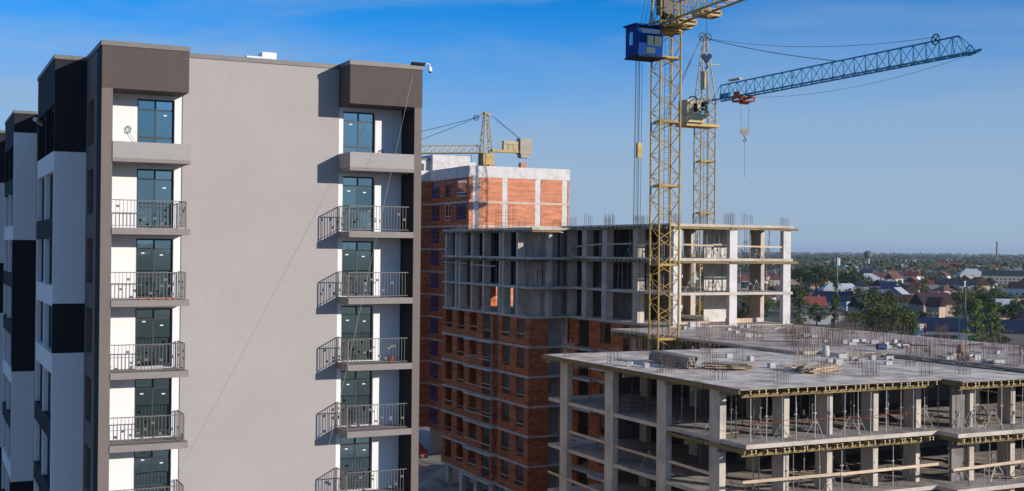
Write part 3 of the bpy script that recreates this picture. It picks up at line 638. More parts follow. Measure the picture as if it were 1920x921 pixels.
# stacks of timber on the roof slab
st = thing('beam_stack', (41.8, 63.2, 18.87), 'long stack of grey timber formwork beams laid aslant on the roof slab', 'timber stack')
bm = ibeam(5.4).copy(); bm.materials.clear(); bm.materials.append(MT['timber_grey']); bm.materials.append(MT['timber_end'])
for i in range(7):
    for j in range(3):
        o = inst('beam', bm, st, (41.45+i*0.11+rng.gauss(0,.01), 60.5+rng.uniform(-.15,.15), 18.98+j*0.21)); o.rotation_euler.z = -0.13
for yy in (61.3, 64.8): B(41.3, 42.6, yy, yy+0.1, 18.872, 18.978).build('bearer', 'timber', st)
def board_stack(cx, cy, rot, n, lab, L0=2.6, lay=5):
    s = thing('board_stack', (cx, cy, 18.87), lab, 'timber stack')
    for j in range(lay):
        for i in range(n):
            L = L0*rng.uniform(.6, 1.1); w = rng.uniform(.12, .2)
            o = MB().box(-L/2, L/2, -w/2, w/2, 0, 0.05).build('board', 'timber' if rng.random() < .75 else 'timber_grey', s, local=True)
            o.location = (rng.uniform(-.35, .35), (i-n/2)*0.24+rng.uniform(-.06, .06), 0.06+j*0.062); o.rotation_euler.z = rot+rng.gauss(0, .07 if j < lay-1 else .3)
            o.rotation_euler.z += 0
    for dx in (-.7, .7):
        o = MB().box(-.05, .05, -n*0.13, n*0.13, 0, .055).build('bearer', 'timber_grey', s, local=True); o.location = (dx, 0, 0.002); o.rotation_euler.z = rot
board_stack(43.9, 60.0, -0.5, 6, 'loose stack of sawn boards beside the beam stack on the roof slab')
board_stack(48.2, 57.2, 0.35, 8, 'wide loose stack of sawn boards near the front edge of the roof slab', 3.6)
for i, (x, y, rz) in enumerate(((39.3, 63.6, .9), (39.9, 62.7, 1.2))):
    tag(inst('concrete_block', blk[0], None, (x, y, 18.875), rz), ('dark hollow' if i == 0 else 'pale')+' block by the starter bars at the left roof edge', 'block')
tc_ = MB().lathe((60.15, 57.2, 19.1), [(0.20, 0.55), (0.23, 0.7), (0.20, 0.95), (0.11, 1.08), (0.04, 1.12)], 10)
for sx in (-0.13, 0.12): tc_.lathe((60.15+sx, 57.2-sx*0.6, 19.1), [(0.06, 0.0), (0.08, 0.3), (0.12, 0.66)], 8)
solo('draped_cover', tc_, 'tan_cloth', (60.15, 57.2, 19.1), 'tan cover draped over starter bars on the rough deck', 'cover', smooth=True)
solo('bulk_bag', MB().lathe((55.8, 65.0, 18.87), [(0.2, 0.0), (0.26, 0.1), (0.25, 0.45), (0.19, 0.6), (0.23, 0.7), (0.13, 0.74)], 10), 'white_bag', (55.8, 65.0, 18.87), 'white bulk bag standing at the step by the rough deck', 'bag', smooth=True)
ct = thing('concrete_skip', (60.2, 64.6, 19.2), 'dark blue and white tub lying at the edge of the rough deck', 'tub')
MB().tube((60.0, 64.6, 19.45), (60.6, 64.4, 19.43), 0.24, 12, 0.21).build('tub', 'blue_tub', ct); MB().tube((60.605, 64.4, 19.43), (60.95, 64.28, 19.40), 0.22, 12, 0.12).build('cone', 'white_bag', ct)
solo('shade_panel', MB().beam((56.55, 63.9, 19.02), (59.6, 63.2, 19.02), 0.06, 0.28), 'timber_grey', (56.55, 63.9, 18.88), 'grey panel standing in for a shaded recess at the step below the deck', 'panel')  # panel added where the step has a shaded recess

# ================================================================== MIDDLE CONCRETE FRAME on its brick storeys
MD = thing('concrete_frame_building', (60.8, 91.94, GZ), 'three storey concrete frame with yellow formwork behind the tall crane mast', 'building')
MLV = [28.43, 25.30, 22.17, 19.15]
for i, z in enumerate(MLV): B(60.8, 74.85, 91.94+(0.0 if i < 3 else -0.2), 112.3, z-0.24, z).build('slab', 'concrete', MD)
mid_cols = [(61.35, 62.2, 92.0, 92.5), (67.55, 68.4, 92.0, 92.5), (73.76, 74.62, 92.0, 92.5), (60.95, 61.7, 110.4, 111.3), (60.95, 61.75, 107.2, 108.1), (60.95, 61.75, 103.2, 104.1), (60.95, 61.7, 97.4, 98.3),
            (73.95, 74.4, 95.7, 97.5), (73.9, 74.5, 101, 102.6), (73.9, 74.5, 107.5, 109), (67.6, 68.1, 104.5, 106), (64, 64.4, 104, 105), (70.5, 71, 110.8, 112)]
for i in range(3):
    zb, zt = MLV[i+1]+0.001, MLV[i]-0.241
    for c in mid_cols: B(*c, zb, zt).build('column', 'concrete_white' if c[2] == 92.0 else 'concrete', MD)
    for c in mid_cols[:3]: B(c[0]-.01, c[1]+.01, 91.92, 92.4, MLV[i+1]-0.243, MLV[i+1]-0.004).build('column_head', 'concrete', MD)
    B(68.15, 71.6, 96.9, 97.12, zb, zt).build('wall', 'concrete_white', MD)
    B(64.6, 69.5, 106.4, 106.6, zb, zt).build('wall', 'concrete_shaded', MD)  # dark inner and back walls from here on added to block sky light
    B(65.6, 65.8, 99.0, 106.3, zb, zt).build('wall', 'concrete_shaded', MD)
    B(61.9, 64.2, 108.5, 108.7, zb, zt).build('wall', 'concrete_shaded', MD); B(63.9, 64.1, 100.5, 108.3, zb, zt).build('formwork_wall', 'plywood' if i < 2 else 'concrete_shaded', MD)
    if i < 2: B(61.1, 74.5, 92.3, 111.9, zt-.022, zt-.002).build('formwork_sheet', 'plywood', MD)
    MB().panel('y', 112.0, 112.2, 61.0, 74.6, zb, zt, [(66.2, 67.4, zb, zb+2.1), (71.5, 73.4, zb+.7, zb+2.3)]).build('wall', 'concrete_shaded', MD)
for z in (28.08, 24.95):
    for a, b in ((61.2, 64.2), (64.1, 67.4), (67.5, 70.6), (70.5, 73.6), (73.5, 75.4)):
        MB().beam((a, 91.82+rng.uniform(-.05,.05), z), (b-.05, 91.82+rng.uniform(-.05,.05), z-rng.uniform(0,.05)), 0.1, 0.2).build('stringer', 'timber_yellow', MD)
    for k in range(7): MB().beam((60.72, 92.2+k*2.9, z-0.02), (60.72, 95.0+k*2.9, z-0.02), 0.1, 0.2).build('stringer', 'timber_yellow' if rng.random() < .6 else 'timber_grey', MD)
    for k in range(24):
        o = inst('formwork_beam', IB[2.6], MD, (60.55+rng.uniform(-.1,.1), 92.6+k*0.82, z+0.1-0.11+0.0)); o.rotation_euler.z = -math.pi/2
for p, q in (((62.2, 92.05, 26.55), (65.7, 92.05, 26.45)), ((66.0, 92.5, 26.55), (67.5, 92.8, 26.6)), ((68.4, 92.05, 26.45), (73.6, 92.05, 26.4)), ((60.9, 93, 26.6), (60.9, 97.3, 26.6)), ((60.9, 98.4, 26.6), (60.9, 103, 26.55)), ((60.85, 103.4, 26.6), (60.85, 109, 26.3))):
    board(MD, p, q, 0.14, 0.04)
P3 = 'steel prop on the {} open storey of the frame behind the crane mast'; G3 = 'props on the {} storey behind the crane mast'
for nm, z, h in (('topmost', MLV[1], 2.85), ('second', MLV[2], 2.85)):
    spots = [(62.6+0.75*i, 92.9) for i in range(15)]+[(61.6, 94.4+1.9*i) for i in range(8)]+[(62.6+1.6*i, 95.4) for i in range(7)]+[(61.9, 93.6+1.7*i) for i in range(10)]+[(64.0+1.4*i, 100.5) for i in range(6)]+[(63.2, 96+2.2*i) for i in range(4)]
    for x, y in spots: prop(x+rng.uniform(-.3,.3), y+rng.uniform(-.25,.25), z, h, P3.format(nm), G3.format(nm), 0.0, 0.4)
    for x, y in ((62.9, 93.4), (64.2, 93.8), (65.3, 94.4), (66.3, 93.2), (67.2, 94.2), (68.9, 93.3), (69.8, 93.9), (70.8, 93.2), (71.9, 93.6), (73.0, 93.3), (62.0, 96.6), (62.1, 101.2), (64.1, 96), (63.6, 92.9), (64.8, 93.2), (66.8, 92.9), (69.3, 94.6), (70.4, 94.2), (71.3, 92.8), (72.5, 94.3), (61.9, 99), (62, 105.6), (61.9, 109)):
        tripod(x+rng.uniform(-.2,.2), y, z, 'steel prop tripod on the '+nm+' storey behind the crane mast', 'prop tripods on the '+nm+' storey behind the crane mast')
for x, y in ((61.8,92.6),(63.2,94.5),(64.6,93.2),(66.0,94),(68.0,92.5),(69.5,95),(74.2,92.5),(71,94),(61.4,97.9),(61.4,103.6),(61.4,107.7),(61.4,110.9),(63,106),(64.5,109),(66,104),(62.6,100)):
    rebar_cluster(MD, x, y, 28.43, 4, 3, rng.uniform(.5,.9), .4, rng.uniform(.8,1.3), 0)
# pallets and sacks on the deck-level storey
solo('timber_pile', MB().beam((62.6, 93.4, 19.32), (66.4, 94.0, 19.34), 0.9, 0.25), 'timber', (62.6, 93.4, 19.2), 'low pile of planks inside the deck-level storey left of the white wall', 'timber pile')
solo('timber_pile', MB().beam((69.2, 94.6, 19.36), (72.6, 94.9, 19.36), 0.5, 0.4), 'timber', (69.2, 94.6, 19.2), 'pale timber beam pile between the columns of the deck-level storey', 'timber pile')
sk = B(-.3,.3,-.2,.2,0,.45).mesh('sack','white_bag')
for i, (x, y) in enumerate(((73.0, 95.3), (73.5, 95.4), (62.9, 91.3), (63.6, 91.5))):
    tag(inst('cement_sack', sk, None, (x, y, 19.105), rng.uniform(-.4,.4)), 'white cement sack on the deck-level storey '+('right' if i < 2 else 'left')+' of the middle column', 'sack', 'cement sacks '+('right' if i < 2 else 'left'))
# brick storeys below
bs = [19.15-3.05*i for i in range(8)]
for i in range(6):
    z1, z0 = bs[i]-0.242, bs[i+1]
    MB().panel('x', 61.0, 61.25, 96.8, 112.3, z0+.001, z1, [(106.6, 108.9, z0+.05, z1-.15), (102.3, 104.4, z0+0.7, z1-.15), (98.9, 100.1, z0+.05, z1-.15)]).build('brick_wall', 'brick', MD)
    B(60.8, 76, 92.6, 112.3, z0-0.23, z0).build('slab', 'concrete', MD)
    B(60.05, 60.798, 104.6, 112.3, z0-0.228, z0-0.002).build('balcony_slab', 'concrete', MD)
    MB().panel('y', 112.31, 112.55, 61.02, 76, z0, z1).build('wall', 'concrete', MD)
    B(66, 66.2, 96, 112, z0+.001, z1).build('wall', 'concrete', MD)
    for x in (61.1, 67, 73): B(x, x+.5, 92.7, 93.2, z0+.001, z1).build('column', 'concrete', MD)

# ================================================================== STAIR CORE
CO = thing('stair_core', (58.45, 112.6, GZ), 'tall blank concrete stair core between the brick and concrete frames', 'stair core')
MB().panel('y', 112.65, 116, 58.5, 62.4, GZ, 27.6).build('core_wall', 'concrete', CO)
B(58.45, 62.45, 112.60, 116.05, 27.602, 27.75).build('core_top', 'concrete_white', CO)

# ================================================================== BRICK FRAME (centre left, lower storeys bricked up)
M2 = thing('brick_frame_building', (56.1, 110.4, GZ), 'half bricked building with open concrete storeys on top in front of the orange block', 'building')
X2, Y0, Y1 = 56.1, 110.4, 133.1
WN = [(130.1, 132.2), (126.7, 128.65), (123.2, 125.25), (119.6, 121.75), (114.85, 116.75), (111.4, 113.2)]
for i in range(7):
    z = 19.10-3.05*i
    if i < 6:
        z0, z1 = z-3.05+.001, z-0.221
        holes = [(a, b, z0+(0.72 if k != 3 else 0.05), z1-0.05) for k, (a, b) in enumerate(WN)]
        MB().panel('x', X2+.03, X2+.33, Y0+.002, 117.6, z0, z1, holes[4:]).build('brick_wall', 'brick', M2)
        MB().panel('x', X2+.03, X2+.33, 119.0, Y1, z0, z1, holes[:4]).build('brick_wall', 'brick', M2)
        MB().panel('x', X2+.55, X2+.8, 117.6, 119.0, z0, z1).build('brick_wall', 'brick', M2)
        MB().panel('y', Y0+.03, Y0+.3, X2+.332, 58.4, z0, z1).build('brick_wall', 'brick', M2)
        MB().panel('y', Y1-.3, Y1-.01, X2+.332, 66, z0, z1).build('brick_wall', 'brick', M2)
        B(60.6, 60.8, 110.7, 132, z0, z1).build('wall', 'concrete', M2)
        for k, (a, b) in enumerate(WN):
            zz = z0+rng.uniform(1.0, 1.25)
            if rng.random() < .8: board(M2, (X2+.1, a-.1, zz), (X2+.1, b+.1, zz-rng.uniform(-.05,.1)), 0.10, 0.04, rng.choice(['timber','timber_grey']))
        if i > 0 and rng.random() < .7: board(M2, (X2-.6, 118, z+.95), (X2-.6, 125, z+1.0), 0.1, 0.04)
    B(X2, 66, Y0, Y1, z-0.22, z).build('slab', 'concrete', M2)
    if i > 0: B(X2-0.75, X2-.002, 117.8, 125.2, z-0.217, z-0.003).build('balcony_slab', 'concrete', M2)
for k in range(3):
    zt = 22.15+3.03*k; zb = zt-3.03+.0
    B(X2, 66, Y0-0.6, Y1, zt-0.24, zt).build('slab', 'concrete', M2)
    for y in (132.4, 129.4, 128.3, 124.9, 121.8, 117.6, 116.8, 113.4): B(X2+.08, X2+.95, y-.22, y+.22, zb-0.02+.021 if k else 19.101, zt-.241).build('column', 'concrete', M2)
    for x, y in ((58.6, 110.5), (61, 114), (61, 120), (61, 127), (64, 111), (65, 117), (65, 124)): B(x-.2, x+.2, y, y+.8, zb+.001 if k else 19.101, zt-.241).build('column', 'concrete', M2)
    if k == 0:
        B(60.5, 60.7, 116, 123, 19.101, zt-.241).build('wall', 'concrete', M2); MB().panel('y', Y1-.3, Y1-.1, X2+1.2, 63.0, 19.101, zt-.241, [(58.2, 59.0, 19.1, 21.3)]).build('wall', 'brick', M2)
    else:
        MB().panel('x', 60.6, 60.8, 112.6, 132.8, zb+.001, zt-.241, [(118, 119, zb, zb+2.1), (124, 125, zb, zb+2.1)]).build('formwork_wall', 'plywood', M2)  # dark ply walls added to deepen the shade inside
        B(57.6, 60.58, 119.6, 119.8, zb+.001, zt-.241).build('formwork_wall', 'plywood', M2); B(57.6, 60.58, 126.5, 126.7, zb+.001, zt-.241).build('formwork_wall', 'plywood', M2)
        B(X2+.3, 65.7, Y0-.3, Y1-.3, zt-.262, zt-.243).build('formwork_sheet', 'plywood', M2)
        MB().panel('y', Y1-.25, Y1-.05, X2+1.0, 66, zb+.001, zt-.241).build('wall', 'concrete', M2)
    if k > 0:
        for j in range(7): MB().beam((X2-.06, Y0-.4+j*3.3, zt-.36), (X2-.06, Y0+2.8+j*3.3, zt-.36), 0.1, 0.2).build('stringer', 'timber_yellow' if rng.random()<.5 else 'timber_grey', M2)
        for j in range(26):
            o = inst('formwork_beam', IB[2.6], M2, (X2-.3+rng.uniform(-.1,.1), Y0+j*.87, zt-.455)); o.rotation_euler.z = -math.pi/2
        nm = 'topmost' if k == 2 else 'second'
        for j in range(20): prop(X2+1.3+rng.uniform(-.3,1.2), Y0+.6+j*1.1+rng.uniform(-.3,.3), zb, 2.75, 'steel prop on the '+nm+' open storey above the brick floors', 'props on the '+nm+' storey above the brick floors', 0, 0.35)
stringer(M2, (X2, Y0-.62, 27.84), (59.5, Y0-.62, 27.84), 2)
for p, q in (((X2-.02, 126, 24.3), (X2-.02, 133, 24.35)), ((X2-.02, 118.5, 24.1), (X2-.02, 125.2, 24.2))): board(M2, p, q, .12, .04)
rebar_cluster(M2, 58.5, 121.0, 28.21, 6, 3, 2.2, .8, 2.6, 5)
for x, y in ((57,114),(60,112),(63,116),(57,126),(61,128),(57,131)): rebar_cluster(M2, x, y, 28.21, 4, 3, .8, .4, rng.uniform(.7,1.1), 0)
for x in (56.2, 58.4, 62): 
    for y in (111, 115, 119, 123, 127, 131): B(x, x+.5, y, y+.9, GZ, 0.57).build('column', 'concrete', M2)
B(59.5, 59.7, 112, 131, GZ, .57).build('wall', 'concrete_white', M2)

# ================================================================== ORANGE BRICK BLOCK (centre, behind)
BB = thing('brick_building', (62.6, 140.2, GZ), 'tall orange brick block with white concrete roof band behind the frames', 'building')
bz = [35.05-3.03*i for i in range(12)]
wn = [(140.95, 144.2), (146.1, 148.0), (149.8, 152.8)]
for i in range(11):
    z1, z0 = bz[i]-(0 if i == 0 else .22), bz[i+1]
    MB().panel('x', 62.6, 62.9, 140.5, 153.3, z0+.001, z1, [(a, b, z0+.65, z0+2.75) for a, b in wn]).build('brick_wall', 'brick', BB)
    if i < 4:
        for a, b in ((62.6, 63.2), (64.0, 67.3), (68.03, 72.03), (72.85, 76.0), (76.84, 77.05)): B(a+.002, b-.002, 140.2, 140.48, z0+.001, z1).build('brick_infill', 'brick_light', BB)
        for a in (63.2, 67.3, 72.03, 76.0): B(a, a+.76, 140.22, 140.7, z0+.001, z1).build('concrete_column', 'concrete_white', BB)
    else: MB().panel('y', 140.2, 140.48, 62.6, 77.05, z0+.001, z1).build('brick_wall', 'brick_light', BB)
    MB().panel('y', 153.32, 153.6, 52, 62.9, z0+.001, z1).build('brick_wall', 'brick', BB)
    if i: B(62.58, 77.07, 140.18, 153.31, z1+.001, bz[i]).build('floor_band', 'concrete', BB); B(52, 62.56, 153.30, 160, z1+.001, bz[i]).build('floor_band', 'concrete', BB)
    for k, (a, b) in enumerate(wn):
        if i > 2 and k < 2: continue
        glazing(BB, 'x', 62.68, a+.003, b-.003, z0+.653, z0+2.747, [.3, .5, .75] if k == 0 else [.45] if k == 1 else [.3, .55, .8], [z0+1.15], 'blue_frame' if (k == 2 or (i+k) % 2) else 'plaster_white', 'glass_site', .08)
B(63.2, 76.8, 140.9, 153.0, 34.2, 34.4).build('roof', 'concrete', BB)
MB().panel('y', 140.16, 140.45, 62.58, 77.09, 35.052, 36.5).build('roof_band', 'concrete_white', BB)
MB().panel('x', 62.56, 62.85, 140.452, 153.3, 35.052, 36.5).build('roof_band', 'concrete_white', BB)
MB().panel('x', 76.8, 77.09, 140.452, 160, GZ, 36.5).build('side_wall', 'brick_light', BB)
MB().panel('y', 153.28, 153.55, 52, 62.55, 35.05, 36.5).build('roof_band', 'concrete_white', BB)
B(63.9, 69.6, 155.5, 161, 34, 38.9).build('penthouse', 'concrete_white', BB); B(69.62, 70.5, 155.6, 160, 34, 38.1).build('penthouse', 'concrete_white', BB)
B(61.0, 63.88, 156.5, 161, 34, 38.2).build('penthouse', 'concrete_white', BB)
B(60.9, 64.0, 156.3, 161.2, 38.21, 38.4).build('penthouse_roof', 'coping', BB)
B(62.1, 63.0, 156.44, 156.495, 36.4, 37.7).build('door', 'frame_dark', BB)
B(70.6, 71.4, 141.6, 142.3, 34.41, 37.25).build('chimney', 'brick_light', BB); B(67.4, 68.3, 144.6, 145.2, 34.41, 37.1).build('chimney', 'brick_light', BB)
B(52, 62.5, 159.8, 160, GZ, 36.4).build('back_wall', 'brick', BB); B(62.9, 76.8, 152.9, 153.1, GZ, 34.1).build('back_wall', 'interior', BB)
for i in range(3):
    solo('rubble_heap', MB().lathe((54.5+3.6*i, 131.5+5*i, GZ), [(2.2+.4*i, 0), (1.6, .5), (.9, .95), (.2, 1.15)], 9), 'dirt', (54.5+3.6*i, 131.5+5*i, GZ), ['low heap of soil nearest the half bricked building', 'heap of soil in the gap between the brick buildings', 'heap of soil below the orange block'][i], 'soil heap')
gn = thing('cement_mixer', (60.6, 150.6, GZ), 'red machine parked under the orange brick block', 'machine')
B(59.9, 61.3, 150, 151.2, GZ+.35, GZ+1.2).build('body', 'red_paint', gn); MB().tube((60.6, 150.6, GZ+1.1), (60.2, 150.3, GZ+1.9), .5, 10, .3).build('drum', 'red_paint', gn)
for sx in (60.1, 61.1): MB().tube((sx, 149.9, GZ+.3), (sx, 150.05, GZ+.3), .3, 10).build('wheel', 'dark_steel', gn)

# ================================================================== TOWER CRANES
def sag(p, q, s, n=14):
    p, q = Vector(p), Vector(q)
    return [p+(q-p)*t/n-Vector((0,0,s*4*(t/n)*(1-t/n))) for t in range(n+1)]

def mast(cr, x, y, z0, z1, a, ang, mat, levels, ladder=True):
    """lattice mast: four legs, zigzag bracing on four faces, small platforms"""
    C = [Vector((x, y, 0))+Matrix.Rotation(ang, 3, 'Z')@Vector((sx*a/2, sy*a/2, 0)) for sx, sy in ((-1,-1),(1,-1),(1,1),(-1,1))]
    for c in C: MB().tube(c+Vector((0,0,z0)), c+Vector((0,0,z1)), 0.085, 8).build('leg', mat, cr)
    zs = [z0]+[z for z in levels if z0 < z < z1]+[z1]
    for s in range(len(zs)-1):
        m = MB(); za, zb = zs[s], zs[s+1]; n = max(2, round((zb-za)/1.0)); n += n % 2
        for f in range(4):
            p, q = C[f], C[(f+1) % 4]
            pts = [(p if (i+f) % 2 == 0 else q)+Vector((0,0,za+(zb-za)*i/n)) for i in range(n+1)]
            for i in range(n): m.tube(pts[i], pts[i+1], 0.034, 5)
            m.tube(p+Vector((0,0,zb-.02)), q+Vector((0,0,zb-.02)), 0.05, 5)
        m.build('bracing', mat, cr)
    for z in zs[1:-1]:
        R3 = Matrix.Rotation(ang, 3, 'Z'); h = a/2+.08
        vs = [Vector((x,y,z+dz))+R3@Vector((sx*h, sy*h*.55-.3, 0)) for dz in (0,.14) for sx, sy in ((-1,-1),(1,-1),(1,1),(-1,1))]
        MB().raw(vs, [(0,3,2,1),(4,5,6,7),(0,1,5,4),(1,2,6,5),(2,3,7,6),(3,0,4,7)]).build('platform', mat, cr)
    if ladder:
        m = MB(); L0 = Vector((x, y, 0))+Matrix.Rotation(ang, 3, 'Z')@Vector((.25, .35, 0)); dx = Matrix.Rotation(ang, 3, 'Z')@Vector((.2, 0, 0))
        for s in (-1, 1): m.tube(L0+dx*s+Vector((0,0,z0)), L0+dx*s+Vector((0,0,z1)), .018, 4)
        z = z0+.3
        while z < z1: m.tube(L0-dx+Vector((0,0,z)), L0+dx+Vector((0,0,z)), .012, 3); z += .45
        m.build('ladder', 'dark_steel', cr)
    return C

def jib(cr, p, q, h, w, bays, mat, taper=1.0, rr=0.06, chord='jib_chord'):
    """triangular lattice boom, two bottom chords and one top chord"""
    p, q = Vector(p), Vector(q); d = (q-p).normalized(); sd = d.cross(Vector((0,0,1))).normalized(); U = sd.cross(d)
    top = lambda t: p+(q-p)*t+U*h
    bot = lambda t, s: p+(q-p)*t+sd*(s*w/2)
    e = 1/bays
    MB().tube(top(e/2), top(1-e*taper), rr, 6).build(chord, mat, cr)
    for s in (-1, 1): MB().tube(bot(0, s), bot(1, s*.6), rr*1.15, 6).build(chord, mat, cr)
    for b in range(bays):
        m = MB(); t0, tm, t1 = b*e, (b+.5)*e, (b+1)*e; tm = min(tm, 1-e*taper)
        for s in (-1, 1): m.tube(bot(t0, s), top(tm), rr*.55, 4); m.tube(bot(t1, s), top(tm), rr*.55, 4)
        m.tube(bot(t0, -1), bot(t0, 1), rr*.5, 4); m.tube(bot(t0, -1), bot(t1, 1), rr*.4, 4)
        m.build('jib_lacing', mat, cr)
    return top, bot

def cable(cr, pts, r=0.018, name='cable'): return MB().path(pts, r, 4).build(name, 'cable', cr)

def sheave(cr, c, r, ax, mat, name='sheave'):
    c = Vector(c); ax = Vector(ax).normalized(); a = ax.orthogonal().normalized(); b = ax.cross(a); m = MB(); n = 16
    ring = [c+(a*math.cos(2*math.pi*i/n)+b*math.sin(2*math.pi*i/n))*r for i in range(n+1)]
    m.path(ring, r*.13, 5)
    for i in range(0, n, 4): m.tube(c, ring[i], r*.08, 4)
    m.tube(c-ax*.08, c+ax*.08, r*.2, 6)
    return m.build(name, mat, cr)

def hook_block(cr, c, s, mat):
    """two sheave discs in cheek plates over a hook"""
    c = Vector(c); m = MB(); R3 = Matrix.Rotation(-0.5, 3, 'Z')
    vs = [(-.42,.12),(.42,.12),(.36,-.12),(.13,-.5),(-.13,-.5),(-.36,-.12)]; n = len(vs)
    m.raw([c+R3@Vector((x*s,-.14*s,z*s)) for x,z in vs]+[c+R3@Vector((x*s,.14*s,z*s)) for x,z in vs], [tuple(range(n)), tuple(range(2*n-1,n-1,-1))]+[(i,n+i,n+(i+1)%n,(i+1)%n) for i in range(n)])
    for sx_ in (-.27, .27): m.tube(c+R3@Vector((sx_*s,-.09*s,.14*s)), c+R3@Vector((sx_*s,.09*s,.14*s)), .27*s, 12)
    m.tube(c+R3@Vector((0,0,-.45*s)), c+R3@Vector((0,0,-.62*s)), .1*s, 6)
    b = m.build('hook_block', mat, cr)
    MB().path([c+R3@Vector((x*s,0,z*s)) for x, z in ((0,-.45),(0,-.7),(.16,-.85),(.12,-1.02),(-.06,-1.06),(-.18,-.94))], .06*s, 5).build('hook', 'dark_steel', b)
    return b

# ---- crane 1: tall yellow mast in front
C1 = thing('tower_crane', (53.8, 82, GZ), 'nearest yellow lattice tower crane with a blue cab beside its mast', 'crane')
a1 = math.radians(-9)
mast(C1, 53.8, 82, GZ, 48.5, 1.75, a1, 'crane_yellow', [3, 8.2, 13.5, 18.9, 24.8, 31.1, 36.2, 41.3, 43.4])
def prism(x0, x1, prof):                                            # a profile in Y and Z drawn out along X
    n = len(prof)
    return MB().raw([(x0, y, z) for y, z in prof]+[(x1, y, z) for y, z in prof], [tuple(range(n-1,-1,-1)), tuple(range(n,2*n))]+[(i, (i+1) % n, n+(i+1) % n, n+i) for i in range(n)])
cabo = prism(50.0, 52.2, [(82.0, 41.1), (82.0, 43.5), (80.55, 43.5), (79.95, 42.75), (80.15, 41.1)]).build('cab', 'cab_blue', C1)
B(49.85, 52.4, 80.3, 82.15, 43.502, 43.62).build('cab_roof', 'cab_blue', cabo)
B(49.95, 52.5, 79.95, 82.1, 40.98, 41.098).build('cab_floor', 'dark_steel', cabo)
def pane4(a, b, c, d): return MB().raw([a, b, c, d], [(0, 1, 2, 3)])
prism(50.25, 52.05, [(80.49, 43.44), (79.98, 42.81), (79.95, 42.83), (80.46, 43.46)]).build('cab_window', 'glass_site', cabo)
prism(50.7, 51.3, [(79.95, 42.65), (80.04, 41.9), (80.01, 41.9), (79.92, 42.65)]).build('cab_window', 'glass', cabo); prism(51.4, 52.05, [(79.95, 42.65), (80.04, 41.9), (80.01, 41.9), (79.92, 42.65)]).build('cab_window', 'glass', cabo)
prism(50.7, 51.5, [(80.06, 41.75), (80.12, 41.3), (80.09, 41.3), (80.03, 41.75)]).build('cab_window', 'glass', cabo)
B(49.97, 49.998, 80.9, 81.4, 42.0, 43.0).build('cab_window', 'glass_site', cabo)
MB().lathe((53.8, 82, 43.42), [(1.35, 0), (1.35, .16), (1.15, .16), (1.15, .3)], 16).build('slewing_ring', 'crane_yellow', C1)
def steel_frame(cr, name, x0, x1, y0, y1, z0, z1, mat, t=.14):
    m = MB()
    for zz in (z0, z1):
        for a_, b_ in (((x0,y0),(x1,y0)),((x1,y0),(x1,y1)),((x1,y1),(x0,y1)),((x0,y1),(x0,y0)),((x0,y0),(x1,y1))): m.beam((*a_,zz),(*b_,zz),t,t)
    for xx in (x0, x1):
        for yy in (y0, y1): m.beam((xx,yy,z0),(xx,yy,z1),t,t)
    return m.build(name, mat, cr)
steel_frame(C1, 'slewing_frame', 52.4, 55.2, 80.6, 83.4, 43.75, 44.05, 'crane_yellow', .18)
B(53.2, 54.2, 81.5, 82.6, 44.9, 46.2).build('winch_housing', 'prop_rust', C1)
MB().tube((52.9, 81.2, 44.4), (54.7, 81.2, 44.4), .32, 12).build('winch_drum', 'dark_steel', C1)
J1p, J1q = Vector((53.75, 81.0, 44.1)), Vector((51.7, 55.0, 44.4))
tp, bt = jib(C1, J1p, J1q, 1.5, 1.4, 18, 'crane_yellow', rr=0.075)
for k, t in enumerate((0.06, 0.20)):
    c = J1p+(J1q-J1p)*t; steel_frame(C1, 'trolley' if k else 'jib_foot', c.x-.85, c.x+.85, c.y-.55, c.y+.55, c.z-.45, c.z-.15, 'crane_yellow', .16)
c = J1p+(J1q-J1p)*.20
cable(C1, [c+Vector((0, 0, -.3)), Vector((c.x, c.y, 41.0))], .018)
hook_block(C1, (c.x, c.y, 40.55), .75, 'blue_tub')
cable(C1, [Vector((c.x, c.y, 39.8)), Vector((c.x-.45, c.y, 37.6))], .02); cable(C1, [Vector((c.x, c.y, 39.8)), Vector((c.x+.1, c.y, 36.5))], .02)
for i, x in enumerate((51.0, 51.12, 51.36, 51.5, 51.62, 51.9)): cable(C1, [(x+.1, 82.2+.1*i, 43.4), (x-.12*(i < 3), 82.2+.1*i, 16.5)], .016)
for i in range(4): cable(C1, [(51.0+.4*i, 81.5, 43.6), (52.4+.25*i, 82, 49)], .022)
MB().box(51.15, 51.55, 81.9, 82.2, 33.3, 34.5).build('rope_weight', 'crane_yellow', C1)
MB().tube((52.4, 82.3, 43.6), (53.1, 82.2, 49), .09, 6).build('strut', 'crane_pale', C1)
MB().tube((55.2, 82.2, 43.6), (54.4, 82.0, 49), .09, 6).build('strut', 'crane_pale', C1)

